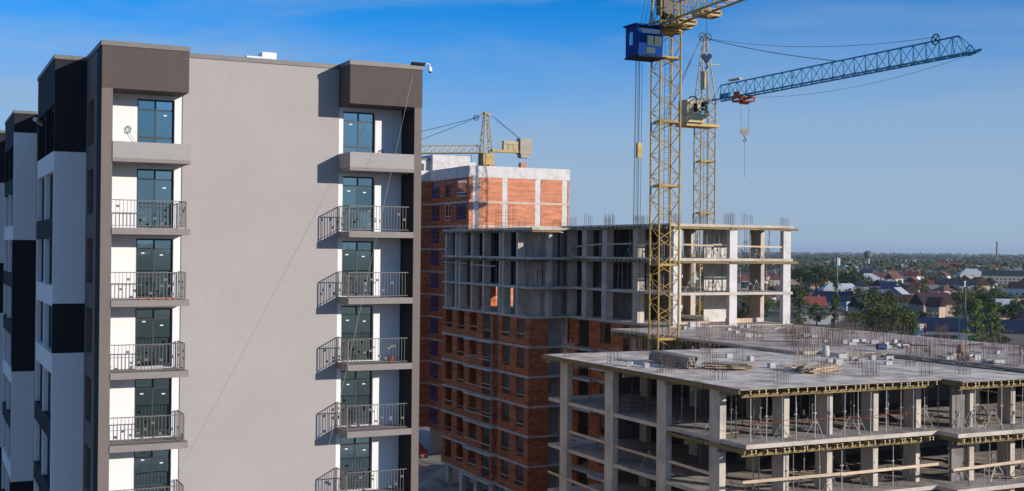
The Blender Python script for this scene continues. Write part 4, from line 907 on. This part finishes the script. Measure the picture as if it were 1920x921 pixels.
# ---- crane 2: behind the middle frame, blue jib
C2 = thing('tower_crane', (82.2, 117, GZ), 'tower crane with long blue jib and beige cab standing behind the middle concrete frame', 'crane')
mast(C2, 82.2, 117, GZ, 43.6, 1.75, a1, 'crane_yellow', [6, 12, 18, 24.5, 30.7, 36.5, 40.5])
apex = Vector((82.1, 117, 50.5)); Rm = Matrix.Rotation(a1, 3, 'Z')
for sx, sy in ((-1,-1),(1,-1),(1,1),(-1,1)):
    MB().tube(Vector((82.2,117,43.6))+Rm@Vector((sx*.87, sy*.87, 0)), apex+Rm@Vector((sx*.15, sy*.15, 0)), .085, 7, .06).build('head_leg', 'crane_pale', C2)
m = MB()
for i in range(5):
    za, zb = 43.6+i*1.3, 43.6+(i+1)*1.3; fa, fb = .87-(.72*(i)/5.3), .87-(.72*(i+1)/5.3)
    for f in range(4):
        q = [(-1,-1),(1,-1),(1,1),(-1,1)]; s0, s1 = q[f], q[(f+1) % 4]
        if i % 2: s0, s1 = s1, s0
        m.tube(Vector((82.2,117,za))+Rm@Vector((s0[0]*fa, s0[1]*fa, 0)), Vector((82.2,117,zb))+Rm@Vector((s1[0]*fb, s1[1]*fb, 0)), .03, 4)
m.build('bracing', 'crane_pale', C2)
for dx in (-.35, .4): sheave(C2, apex+Vector((dx, 0, .15)), .42, (.3, 1, 0), 'prop_rust')
B(82.0, 84.2, 116.9, 117.05, 47.55, 47.65).build('crossarm', 'crane_pale', C2)
cb2 = B(78.6, 80.9, 115.2, 117.0, 40.7, 43.2).build('cab', 'crane_pale', C2)
B(80.9, 81.45, 115.2, 117.0, 41.3, 43.2).build('cab_front', 'crane_pale', cb2)
for (a, b, c_, d_) in ((79.4, 79.9, 41.9, 42.8), (80.4, 80.85, 41.6, 43.0), (80.95, 81.4, 42.2, 43.0)): B(a, b, 115.17, 115.198, c_, d_).build('cab_window', 'glass', cb2)
B(78.8, 83.2, 115.6, 117.9, 40.35, 40.68).build('cab_platform', 'crane_yellow', C2)
MB().path([(79.3, 116, 43.21), (79.5, 116, 43.6), (80.2, 116, 43.65), (80.5, 116, 43.21)], .08, 5).build('winch', 'dark_steel', C2)
B(81.2, 81.5, 115.7, 116.5, 44.6, 46.6).build('electric_box', 'crane_pale', C2)
jr, jq = Vector((82.78, 115.6, 43.3)), Vector((82.78, 78.75, 43.55))
tp, bt = jib(C2, jr, jq, 1.65, 1.3, 24, 'crane_blue', rr=0.075)
MB().tube((82.78, 79.05, 43.5), (82.78, 77.8, 43.7), .16, 7, .1).build('jib_tip', 'crane_blue', C2)
sheave(C2, (82.78, 79.15, 43.75), .42, (1, 0, 0), 'crane_blue'); sheave(C2, (82.78, 83.05, 45.3), .45, (1, 0, 0), 'dark_steel'); sheave(C2, (82.78, 102.5, 44.4), .22, (1, 0, 0), 'dark_steel')
B(82.3, 83.3, 112.6, 114.4, 43.42, 43.9).build('jib_winch', 'crane_blue', C2)
B(82.6, 82.95, 111.2, 113.2, 45.2, 45.4).build('walkway', 'crane_pale', C2)
cable(C2, sag(apex, (82.78, 95.2, 45.0), .3), .035, 'pendant'); cable(C2, sag(apex+Vector((.3,0,0)), (82.78, 83.05, 45.5), .9), .022, 'pendant')
cable(C2, sag((82.5, 110, 43.1), (82.78, 79, 43.4), 1.0), .016)
for i in range(4): cable(C2, [apex+Vector((-.3-.05*i, .1, .2)), Vector((75.5+.35*i, 118, 38.5))], .02)
steel_frame(C2, 'trolley', 81.95, 83.65, 109.9, 111.5, 42.75, 43.15, 'red_paint', .15)
for xx in (81.9, 83.7): B(xx-.08, xx+.08, 110.2, 111.2, 43.15, 43.75).build('trolley_hanger', 'red_paint', C2)
MB().tube((82.3, 110.6, 42.6), (83.3, 110.6, 42.6), .2, 8).build('trolley_sheave', 'red_paint', C2)
for dx in (-.55, .55): cable(C2, [(82.78+dx, 110.4, 42.8), (82.78+dx*.85, 110.4, 39.7)], .016)
hook_block(C2, (82.78, 110.4, 39.4), .95, 'counterweight'); cable(C2, [(82.78, 110.4, 38.4), (82.78, 110.4, 34.4)], .014)

C2.location += Vector((-2.4, -3.4, -0.5))

# ---- crane 3: far behind the orange block
C3 = thing('tower_crane', (88.0, 190, GZ), 'distant beige tower crane with a box counterweight above the orange brick block', 'crane')
mast(C3, 88, 190, GZ, 42.4, 1.8, 0.3, 'crane_yellow', [10, 20, 30, 36, 40], ladder=False)
ap3 = Vector((87.9, 190, 49.5))
for sx, sy in ((-1,-1),(1,-1),(1,1),(-1,1)):
    MB().tube((88+sx*.9, 190+sy*.9, 42.4), ap3+Vector((sx*.28, sy*.28, 0)), .10, 6).build('head_leg', 'crane_pale', C3)
m = MB()
for i in range(6):
    za, zb = 42.4+i*1.15, 42.4+(i+1)*1.15; fa, fb = .9-.6*i/6.2, .9-.6*(i+1)/6.2; q = [(-1,-1),(1,-1),(1,1),(-1,1)]
    for f in range(4):
        s0, s1 = (q[f], q[(f+1) % 4]) if i % 2 else (q[(f+1) % 4], q[f])
        m.tube((88+s0[0]*fa, 190+s0[1]*fa, za), (88+s1[0]*fb, 190+s1[1]*fb, zb), .05, 4); m.tube((88+s0[0]*fa, 190+s0[1]*fa, za), (88+s1[0]*fa, 190+s1[1]*fa, za), .05, 4)
m.build('bracing', 'crane_pale', C3)
MB().beam((87.6, 190, 49.4), (88.9, 190, 49.0), .5, .35).build('head_beam', 'crane_pale', C3); MB().beam((87.6, 190, 49.6), (86.6, 190.5, 48.6), .25, .2).build('head_beam', 'crane_pale', C3)
sheave(C3, (86.2, 190.3, 48.5), .45, (.3, 1, 0), 'dark_steel')
B(88.9, 94.6, 189.5, 190.5, 42.7, 43.15).build('counter_jib', 'crane_yellow', C3); B(91.2, 94.0, 189.6, 190.4, 43.16, 44.7).build('winch', 'crane_pale', C3)
B(94.2, 96.5, 189.2, 190.8, 42.5, 45.3).build('counterweight', 'counterweight', C3); B(94.4, 96.0, 189.3, 190.7, 41.9, 42.48).build('counterweight', 'counterweight', C3)
jd = Vector((math.sin(math.radians(-52)), math.cos(math.radians(-52)), 0))
jib(C3, Vector((87.2, 190, 42.5)), Vector((87.2, 190, 42.5))+jd*40, 1.25, 1.3, 30, 'crane_cream', rr=0.12)
for t, s_ in ((13, .1), (26, .6)): cable(C3, sag(ap3-Vector((1.3, 0, .8)), Vector((87.2, 190, 44.1))+jd*t, s_), .05, 'pendant')
for dx in (0, .35): cable(C3, [ap3+Vector((.9, 0, -.4)), (94.2+dx, 190, 45.3)], .045, 'pendant')
m = MB()
for x in (90, 91, 92, 93): m.tube((x, 189.5, 43.1), (x, 189.5, 44.2), .03, 4)
m.tube((89.5, 189.5, 44.2), (94, 189.5, 44.2), .03, 4); m.build('handrail', 'crane_yellow', C3)
hook_block(C3, (86.1, 192, 39.8), 1.0, 'dark_steel'); cable(C3, [(86.1, 192, 42.3), (86.1, 192, 40.1)], .04)
B(87.0, 89.0, 188.9, 191.1, 40.3, 42.3).build('cab', 'crane_yellow', C3)

# ================================================================== THE TOWN BEHIND
# trees: a few crown shapes of loose leaf clumps, each tree a thing with trunk and crown
def crown_mesh(seed, mat, kind='round', leaves=1100, size=0.55):
    r = random.Random(seed); vs, fs = [], []; clumps = []
    nC = 46 if kind != 'poplar' else 40
    for _ in range(nC):
        while True:
            p = Vector((r.uniform(-1,1), r.uniform(-1,1), r.uniform(-1,1)))
            if .35 < p.length < 1: break
        if kind == 'round': c = Vector((p.x*3.6, p.y*3.6, 6.4+p.z*3.2)); rad = r.uniform(.75, 1.5)
        elif kind == 'wide': c = Vector((p.x*4.6, p.y*4.6, 5.6+p.z*2.6+r.uniform(-.4,.7))); rad = r.uniform(.8, 1.6)
        elif kind == 'cone': t = r.random()**.8; c = Vector((p.x*2.7*(1-t*.9), p.y*2.7*(1-t*.9), 1.8+t*7.8)); rad = r.uniform(.4, .85)
        else: t = r.random(); w = .95*math.sin(math.pi*min(.97, t*.85+.12))**.6; c = Vector((p.x*w, p.y*w, 1.2+t*8.6)); rad = r.uniform(.35, .62)
        clumps.append((c, rad))
    for k in range(leaves):
        c, rad = clumps[k % nC]
        d = Vector((r.gauss(0,1), r.gauss(0,1), r.gauss(0,1))).normalized()
        p = c+d*rad*(r.random()**.4); s = size*r.uniform(.55, 1.25)
        nrm = (d*.8+Vector((r.gauss(0,.5), r.gauss(0,.5), r.gauss(0,.5)+.3))).normalized(); a = nrm.orthogonal().normalized(); a.rotate(Matrix.Rotation(r.uniform(0,6.28), 3, nrm)); b = nrm.cross(a)
        n = len(vs); vs += [p-a*s*.5, p+b*s*.32, p+a*s*.5+nrm*s*.12, p-b*s*.32]; fs.append((n, n+1, n+2, n+3))
    me = bpy.data.meshes.new('crown'); me.from_pydata([tuple(v) for v in vs], [], fs); me.materials.append(MT[mat]); return me
def trunk_mesh(seed, kind):
    r = random.Random(seed); m = MB(); h = 9.3 if kind in ('cone', 'poplar') else 6.2
    m.tube((0,0,-.1), (.1,.05,h*.55), .26, 7, .17); m.tube((.1,.05,h*.54), (.05,-.1,h), .17, 6, .05)
    for i in range(6 if kind in ('round', 'wide') else 3):
        a = r.uniform(0, 6.28); z = r.uniform(2.2, 4.5); L = r.uniform(1.6, 2.8) if kind in ('round','wide') else .7
        m.tube((.05,.03,z), (L*math.cos(a), L*math.sin(a), z+r.uniform(1.2,2.4)), .1, 5, .03)
    return m.mesh('trunk', 'bark')
KINDS = {}
for nm, kd, mt, lv, sz in (('round_dark', 'round', 'leaf_dark', 1500, .62), ('round_mid', 'round', 'leaf_mid', 1500, .62), ('wide_dark', 'wide', 'leaf_dark', 1700, .66), ('wide_mid', 'wide', 'leaf_mid', 1700, .62), ('cone_light', 'cone', 'leaf_light', 2400, .36), ('poplar', 'poplar', 'leaf_mid', 1700, .34), ('big_dark', 'wide', 'leaf_dark', 5200, .40), ('big_mid', 'round', 'leaf_mid', 4200, .40)):
    KINDS[nm] = (trunk_mesh(len(nm), kd), [crown_mesh(31*len(nm)+q, mt, kd, lv, sz) for q in range(3 if lv < 2000 else 2)])
n_tree = 0
def tree(x, y, h, kind, label, group, wide=1.0):
    global n_tree; n_tree += 1
    nm = {'poplar': 'poplar_tree', 'cone_light': 'birch_tree'}.get(kind, 'tree')
    t = thing(nm, (x, y, GZ), label, 'tree', group); s = h/10; t.scale = (s*wide, s*wide, s); t.rotation_euler.z = rng.uniform(0, 6.28)
    tm, cms = KINDS[kind]
    link(bpy.data.objects.new('trunk', tm), t); link(bpy.data.objects.new('crown', rng.choice(cms)), t)
    return t
def polar(deg, D): return D*math.sin(math.radians(deg)), D*math.cos(math.radians(deg))

tree(258, 274, 15.5, 'big_dark', 'big dark bushy tree at the far edge of the rough deck', None, 1.15)
tree(263, 271, 10.5, 'big_mid', 'lower olive green tree at the right foot of the big dark tree', None)
tree(247, 300, 20, 'poplar', 'slim poplar just right of the middle concrete frame', None, .75)
tree(261, 300, 19, 'poplar', 'slim poplar standing before the low white building', None, .75)
tree(243, 322, 17, 'big_dark', 'dark tree seen through the deck-level storey of the middle frame', None)
tree(221, 301, 15, 'poplar', 'narrow poplar seen through the deck-level storey of the middle frame', None, .8)
tree(278, 258.5, 14.5, 'cone_light', 'light green conical tree, left of a pair by the long blue roof', None, 1.15)
tree(284, 258, 14, 'cone_light', 'light green conical tree, right of a pair by the long blue roof', None, 1.4)
tree(281.5, 256.5, 8, 'cone_light', 'short light green tree between the conical pair', None)
tree(287, 257, 4, 'big_mid', 'round bush right of the conical pair', None, 1.3)

# houses
WALLS = {n: surf('house_wall_'+n, c, .9, .08, .6) for n, c in dict(white=(.66,.63,.60), cream=(.60,.51,.39), beige=(.50,.38,.28), pink=(.52,.37,.28), grey=(.35,.34,.33), blue=(.28,.36,.47), brick=(.30,.14,.09)).items()}
ROOFS = {n: surf('house_roof_'+n, c, .6, .12, .8) for n, c in dict(brown=(.065,.032,.032), dark=(.035,.035,.045), navy=(.016,.028,.068), green=(.022,.045,.035), red=(.24,.062,.045), rust=(.19,.075,.05), metal=(.42,.46,.50), white_sheet=(.62,.63,.64), grey=(.16,.155,.15)).items()}
def house(x, y, w, d, hw, hr, rot, wall, roof, label, group=None, hip=False, win=True, name='house', chimney=True, cat='house', nwin=3):
    h = thing(name, (x, y, GZ), label, cat, group); h.rotation_euler.z = rot
    o = .45
    body = MB().box(-w/2, w/2, -d/2, d/2, 0, hw)
    if not hip: body.raw([(-w/2,-d/2,hw),(-w/2,d/2,hw),(-w/2,0,hw+hr*.97),(w/2,-d/2,hw),(w/2,d/2,hw),(w/2,0,hw+hr*.97)], [(0,2,1),(3,4,5),(0,3,5,2),(1,2,5,4)])
    body.build('wall', WALLS[wall], h, local=True)
    rx = w/2+o if not hip else max(.3, (w-d)/2)
    v = [(-w/2-o,-d/2-o,hw-.1),(w/2+o,-d/2-o,hw-.1),(w/2+o,d/2+o,hw-.1),(-w/2-o,d/2+o,hw-.1),(-rx,0,hw+hr),(rx,0,hw+hr)]
    v2 = [(a,b,c+.16) for a,b,c in v]
    rf = MB().raw(v+v2, [(6,7,11,10),(7,8,11),(8,9,10,11),(9,6,10),(0,4,5,1),(1,5,2),(2,5,4,3),(3,4,0),(0,1,7,6),(1,2,8,7),(2,3,9,8),(3,0,6,9)]).build('roof', ROOFS[roof], h, local=True)
    if chimney: B(w*.18, w*.18+.7, -.35, .35, hw+hr*.4, hw+hr+1.0).build('chimney', WALLS['brick'], rf, local=True)
    if win:
        floors = max(1, int(hw/3))
        for f in range(floors):
            for i in range(nwin):
                cx = -w/2+w*(i+.5)/nwin
                wn_ = B(cx-.65, cx+.65, -d/2-.05, -d/2+.02, f*3+1.0, f*3+2.5).build('window', 'frame_dark', h, local=True)
                B(cx-.55, cx+.55, -d/2-.065, -d/2-.052, f*3+1.1, f*3+2.4).build('pane', 'glass_site', wn_, local=True)
        for cy in (-d/4, d/4): B(-w/2-.04, -w/2+.02, cy-.55, cy+.55, 1.0, 2.5).build('window', 'frame_dark', h, local=True)
    return h
fc = lambda deg: -math.radians(deg)
house(407, 404, 15, 12, 5.2, 5.0, fc(15), 'pink', 'brown', 'large house with steep dark brown roof and pinkish walls right of the big dark tree')
house(398, 393, 6, 6, 4.8, 3.8, fc(70), 'pink', 'brown', 'gabled front wing of the large brown roofed house', chimney=False)
house(505, 522, 13, 11, 5, 4.5, fc(105), 'beige', 'brown', 'beige gabled house with brown roof behind the large house')
house(288, 276, 42, 11, 4.6, 3.2, fc(47.5), 'grey', 'navy', 'long low market hall with dark blue roof beyond the deck', name='market_hall', cat='building', chimney=False, win=False)
house(297, 244, 16, 10, 4.4, 3.0, fc(50), 'blue', 'navy', 'low hall with dark blue roof at the right edge of the picture', name='market_hall', cat='building', chimney=False)
house(391, 451, 17, 11, 5, 4.2, fc(60), 'blue', 'navy', 'house with broad blue roof above the low white building')
house(316, 372, 16, 10, 4.2, 2.6, fc(42), 'white', 'grey', 'low white building with grey roof behind the two poplars', name='low_building', cat='building')
house(322, 366, 7, 7, 3.8, 2.4, fc(130), 'cream', 'grey', 'small cream gabled shed against the low white building', chimney=False)
house(725, 792, 20, 14, 5, 5, fc(20), 'white', 'metal', 'white house with pale metal roof in the middle of the town', hip=True)
house(633, 608, 24, 11, 6.5, 4, fc(50), 'white', 'dark', 'long white two storey house with dark roof beside the tall pole')
house(648, 600, 11, 10, 6.5, 5, fc(120), 'cream', 'rust', 'cream house with rust brown gable behind the tall pole')
house(974, 914, 26, 16, 6, 6, fc(30), 'cream', 'metal', 'cream house with large pale metal hip roof', hip=True)
house(897, 798, 44, 13, 8, 4.5, fc(50), 'cream', 'green', 'long pale school with dark green roof at the right edge', name='school_building', cat='building', nwin=12, chimney=False)
house(648, 568, 11, 10, 5.5, 4, fc(60), 'white', 'brown', 'white house with brown roof at the right edge of the town')
house(1240, 1202, 34, 22, 7, 8, fc(40), 'white', 'red', 'complex with bright red roof and white gables in the distance', name='long_building', cat='building', win=False)
house(1262, 1185, 14, 26, 7, 6, fc(40), 'white', 'red', 'white gabled wing of the red roofed complex', name='long_building', cat='building', win=False)
house(1150, 1256, 16, 12, 12, 1, fc(42), 'white', 'grey', 'white block below a dark tower on the horizon', name='long_building', cat='building', win=False)
# scattered houses and trees of the town
taken = [(407,404,26),(505,522,18),(288,276,30),(391,451,20),(316,372,18),(725,792,18),(633,608,22),(974,914,24),(897,798,32),(648,568,16),(1240,1202,30)]
free = lambda x, y, r: all((x-a)**2+(y-b)**2 > (r+c)**2 for a, b, c in taken)
hn = 0
wl, rl = list(WALLS), list(ROOFS)
while hn < 135:
    deg = rng.uniform(31, 51.5); D = 470*(1600/470)**rng.random(); x, y = polar(deg, D)
    if not free(x, y, 11): continue
    taken.append((x, y, 11)); hn += 1
    wa = rng.choice(['white','white','white','cream','cream','beige','pink','grey','blue']); ro = rng.choice(['brown','dark','dark','navy','grey','rust','rust','metal','green','brown','metal','red'])
    far = 'near' if D < 700 else ('middle' if D < 1050 else 'far')
    house(x, y, rng.uniform(9,15), rng.uniform(8,11), rng.uniform(3.2,5.5), rng.uniform(2.8,4.6), fc(deg)+rng.choice([0,.3,.8,1.3,1.57,-.4]), wa, ro,
          f'{wa} walled house with {ro} roof in the {far} part of the town', f'{wa} houses with {ro} roofs, {far} part of the town', hip=rng.random() < .35, win=D < 750)
fn = 0
while fn < 70:                                                     # specks of pale wall and roof further out
    deg = rng.uniform(38, 51.5); D = 1500*(3600/1500)**rng.random(); x, y = polar(deg, D); fn += 1
    wa, ro = rng.choice(['white','white','cream']), rng.choice(['metal','red','rust','dark','grey','white_sheet'])
    house(x, y, rng.uniform(12, 26), rng.uniform(9, 13), rng.uniform(5, 8), rng.uniform(3, 5), fc(deg)+rng.choice([0, .4, -.3, 1.2]), wa, ro, f'{wa} house with {ro.replace("_", " ")} roof far out towards the horizon', f'{wa} houses with {ro.replace("_", " ")} roofs towards the horizon', hip=rng.random() < .5, win=False, chimney=False)
tn = 0
while tn < 250:
    deg = rng.uniform(31, 51.5); D = 400*(1900/400)**(rng.random()**.85); x, y = polar(deg, D)
    if not free(x, y, 2) or (D < 520 and 45 < deg < 50): continue
    tn += 1; k = rng.choice(['round_dark','round_dark','round_mid','wide_dark','wide_mid','wide_dark'])
    far = 'near' if D < 700 else ('middle' if D < 1100 else 'far')
    sh = 'spreading' if k[0] == 'w' else 'round'; cl = 'dark green' if k.endswith('dark') else 'olive green'
    tree(x, y, rng.uniform(4.5, 9) if D < 900 else rng.uniform(5, 11), k, f'{cl} {sh} tree among the houses in the {far} part of the town', f'{cl} {sh} trees, {far} part of the town', rng.uniform(.9, 1.5))
for deg, D, h in ((39.6, 905, 20), (40.2, 880, 22), (40.7, 930, 19), (41.6, 860, 17), (42.2, 870, 15), (39.3, 640, 13), (42.2, 600, 14), (43.3, 560, 13), (48, 480, 12), (47.2, 520, 11), (48.8, 500, 12), (49.6, 520, 12), (50.3, 480, 13), (46.6, 620, 12), (47.8, 600, 13), (42.7, 520, 12)):
    x, y = polar(deg, D); side = 'right of the tall frame' if deg < 41.5 else 'behind the big dark tree' if deg < 44.5 else 'beyond the long blue roof'
    tree(x, y, h, 'wide_dark', ('tall' if h > 15 else 'low')+' broad dark tree in a thick stand '+side, ('tall' if h > 15 else 'low')+' broad trees '+side, 1.35)

# far woods: nobody could count them
vs, fs = [], []; wr = random.Random(5)
for _ in range(3600):
    deg = wr.uniform(24, 54); D = 1500*(13000/1500)**wr.random(); x, y = polar(deg, D); hh = wr.uniform(7, 14)*(1+D/9000); ww = hh*wr.uniform(.7, 1.8)
    for _k in range(24):
        p = Vector((x+wr.gauss(0, ww*.35), y+wr.gauss(0, ww*.35), GZ+hh*wr.uniform(.12, .92))); s = hh*wr.uniform(.11, .24)
        nrm = Vector((wr.gauss(0,1), wr.gauss(0,1)-.4, wr.gauss(0,1)+.4)).normalized(); a = nrm.orthogonal().normalized(); b = nrm.cross(a)
        n = len(vs); vs += [tuple(p-a*s), tuple(p+b*s*.7), tuple(p+a*s), tuple(p-b*s*.7)]; fs.append((n, n+1, n+2, n+3))
me = bpy.data.meshes.new('distant_woodland'); me.from_pydata(vs, [], fs); me.materials.append(MT['leaf_far'])
tag(link(bpy.data.objects.new('distant_woodland', me)), 'hazy belt of woodland and gardens along the horizon', 'woodland', kind='stuff')

# verticals of the town
def post(name, x, y, h, r, mat, label, cat, base=GZ):
    return solo(name, MB().tube((x,y,base),(x,y,base+h),r,8,r*.7), mat, (x,y,base), label, cat)
ch = thing('factory_chimney', (2600, 2351, GZ), 'tall brick factory chimney on the horizon', 'chimney')
MB().lathe((2600, 2351, GZ), [(3.2,0),(2.0,57),(2.4,58.5),(2.3,60)], 14).build('shaft', WALLS['brick'], ch)
tb = thing('water_tower', (1145, 1251, GZ), 'dark headed tower above the white block on the horizon', 'tower')
MB().lathe((1145, 1251, GZ), [(2.2,0),(2.0,20)], 10).build('shaft', WALLS['grey'], tb); MB().lathe((1145, 1251, GZ+20), [(3,0),(5.5,3),(5.5,8),(2,10)], 10).build('head', ROOFS['grey'], tb)
tm_ = thing('telecom_mast', (330, 378, GZ), 'slender telecom mast with white antenna panels above the low white building', 'mast')
MB().tube((330,378,GZ),(330,378,24),.14,8,.10).build('pole', 'steel', tm_)
for a in (0, 2.1, 4.2, 5.2): MB().box(330+.9*math.cos(a)-.17, 330+.9*math.cos(a)+.17, 378+.9*math.sin(a)-.1, 378+.9*math.sin(a)+.1, 20.6, 23.6).build('antenna', 'plaster_white', tm_)
MB().tube((328.9,378,20.8),(331.1,378,20.8),.06,5).build('bracket', 'dark_steel', tm_)
tp_ = thing('boundary_pole', (352, 333, GZ), 'thick dark pole with pale antennas rising right of the large brown roofed house', 'pole')
MB().tube((352,333,GZ),(352,333,15.3),.45,8,.38).build('shaft', 'prop_rust', tp_)
for a in (0.5, 3.6): MB().box(352+.6*math.cos(a)-.15, 352+.6*math.cos(a)+.15, 333+.6*math.sin(a)-.15, 333+.6*math.sin(a)+.15, 13.4, 15.6).build('antenna', 'plaster_white', tp_)
for i, (x, y) in enumerate(((268.5, 277.5), (284, 267.5), (300, 297))):
    L = thing('street_lamp', (x, y, GZ), ['street lamp in front of the billboard', 'street lamp beside the conical trees', 'street lamp behind the long blue roof'][i], 'lamp')
    MB().tube((x,y,GZ),(x,y,GZ+9),.11,6,.07).build('pole', 'steel', L); MB().path([(x,y,GZ+8.9),(x+.5,y-.5,GZ+9.6),(x+1.3,y-1.3,GZ+9.8)],.06,5).build('arm', 'steel', L); MB().beam((x+1.2,y-1.2,GZ+9.8),(x+1.9,y-1.9,GZ+9.78),.3,.14).build('lamp_head', 'plaster_white', L)
up_ = thing('utility_pole', (279.3, 266.3, GZ), 'concrete utility pole with wires before the market hall', 'pole')
MB().tube((279.3,266.3,GZ),(279.3,266.3,GZ+9),.16,7,.12).build('shaft', 'concrete', up_); MB().beam((278.4,267.1,GZ+8.3),(280.2,265.5,GZ+8.3),.1,.1).build('crossarm', 'steel', up_)
MB().path(sag((279.3,266.3,GZ+8.3),(259,283,GZ+8.2),1.4),.03,4).build('wire', 'cable', up_)
bb = thing('billboard', (270.3, 273.0, GZ), 'white billboard with rows of dark lettering in front of the market hall', 'billboard')
bd = Vector((math.cos(math.radians(-22)), math.sin(math.radians(-22)), 0)); bc = Vector((270.3, 273.0, GZ)); bn_ = Vector((-.375,-.927,0))
MB().beam(bc-bd*1.9+Vector((0,0,4.6)), bc+bd*1.9+Vector((0,0,4.6)), .15, 4.2).build('panel', 'plaster_white', bb)
for s in (-1.2, 1.2): MB().tube(bc+bd*s-bn_*.2, bc+bd*s-bn_*.2+Vector((0,0,6)), .1, 6).build('post', 'steel', bb)
MB().beam(bc+bd*1.15+bn_*.085+Vector((0,0,4.6)), bc+bd*1.85+bn_*.085+Vector((0,0,4.6)), .02, 4.1).build('red_edge', 'red_paint', bb)
for k in range(4): MB().beam(bc-bd*1.5+bn_*.085+Vector((0,0,6.1-.95*k)), bc+bd*(.3+.5*(k % 2))+bn_*.085+Vector((0,0,6.1-.95*k)), .02, .22).build('print_line', 'steel', bb)
gf = thing('market_stall_row', (279, 271, GZ), 'row of green and blue market shutters under the long blue roof', 'market stall')
for k in range(8):
    p = Vector((272.5+1.75*k, 277.0-1.75*k*1.0, GZ)); q = p+Vector((1.5,-1.5,0))
    MB().beam(p+Vector((0,0,1.7)), q+Vector((0,0,1.7)), .1, 3.2).build('shutter', ROOFS['green'] if k in (3,4,6) else WALLS['blue'] if k % 2 else ROOFS['navy'], gf)
GRN = surf('green_shutter', (.015,.16,.06), .6, .08)
for o in list(gf.children):
    if o.data.materials[0] == ROOFS['green']: o.data.materials[0] = GRN
for i in range(9):
    x, y = polar(42.5+i*.55, 5200+rng.uniform(-900, 1200)); py = thing('pylon', (x, y, GZ), 'faint power line pylon on the horizon', 'pylon', 'pylons along the horizon')
    m = MB(); H = rng.uniform(28, 42)
    for s in (-1, 1): m.tube((x+s*4, y, GZ), (x, y, GZ+H), .5, 4, .3)
    for z in (.7, .85): m.tube((x-6, y, GZ+H*z), (x+6, y, GZ+H*z), .5, 4)
    m.build('lattice', 'cable', py)
def road(pts, w):
    m = MB()
    for (x0,y0), (x1,y1) in zip(pts, pts[1:]):
        d = Vector((x1-x0, y1-y0, 0)).normalized(); s = Vector((-d.y, d.x, 0))*w/2
        m.raw([(x0-s.x,y0-s.y,GZ+.01),(x0+s.x,y0+s.y,GZ+.01),(x1+s.x,y1+s.y,GZ+.01),(x1-s.x,y1-s.y,GZ+.01)], [(0,3,2,1)])
    tag(m.build('road', 'asphalt'), kind='structure')
road([(150, 420), (268, 285), (340, 200)], 9); road([(330, 250), (520, 470), (900, 1000)], 7)

# a few cars and a red sign glimpsed through the deck-level storey
def car(x, y, rot, mat, label):
    c = thing('parked_car', (x, y, GZ), label, 'car'); c.rotation_euler.z = rot
    prof = [(-2.1,.35),(-2.1,.8),(-1.5,.95),(-.9,1.45),(.7,1.45),(1.3,.98),(2.1,.8),(2.1,.35)]; n = len(prof)
    MB().raw([(a,-.85,b) for a,b in prof]+[(a,.85,b) for a,b in prof], [tuple(range(n-1,-1,-1)), tuple(range(n,2*n))]+[(i,(i+1)%n,n+(i+1)%n,n+i) for i in range(n)]).build('body', mat, c, local=True)
    for sx in (-1.3, 1.3):
        for sy in (-.88, .78): MB().tube((sx, sy, .33), (sx, sy+.1, .33), .33, 10).build('wheel', 'dark_steel', c, local=True)
    B(-.75, .55, -.865, -.852, .98, 1.36).build('window', 'glass_site', c, local=True)
car(214, 285, .4, 'cab_blue', 'blue car beyond the deck-level storey of the middle frame'); car(252, 276, .9, 'plaster_white', 'white car by the road beyond the rough deck')

# ================================================================== HAZE
hz = B(-9000, 15000, -9000, 15000, GZ-1.0, 64.0).build('haze', None)
hm = bpy.data.materials.new('haze'); hm.use_nodes = True; t = hm.node_tree
t.nodes.remove(t.nodes['Principled BSDF']); pv = t.nodes.new('ShaderNodeVolumePrincipled')
pv.inputs['Color'].default_value = (.75, .87, 1.0, 1); pv.inputs['Density'].default_value = 0.00006; pv.inputs['Anisotropy'].default_value = 0.2
t.links.new(pv.outputs[0], t.nodes['Material Output'].inputs['Volume']); hz.data.materials.append(hm)
tag(hz, kind='stuff')
print('props', n_prop, 'trees', n_tree, 'objects', len(bpy.data.objects))
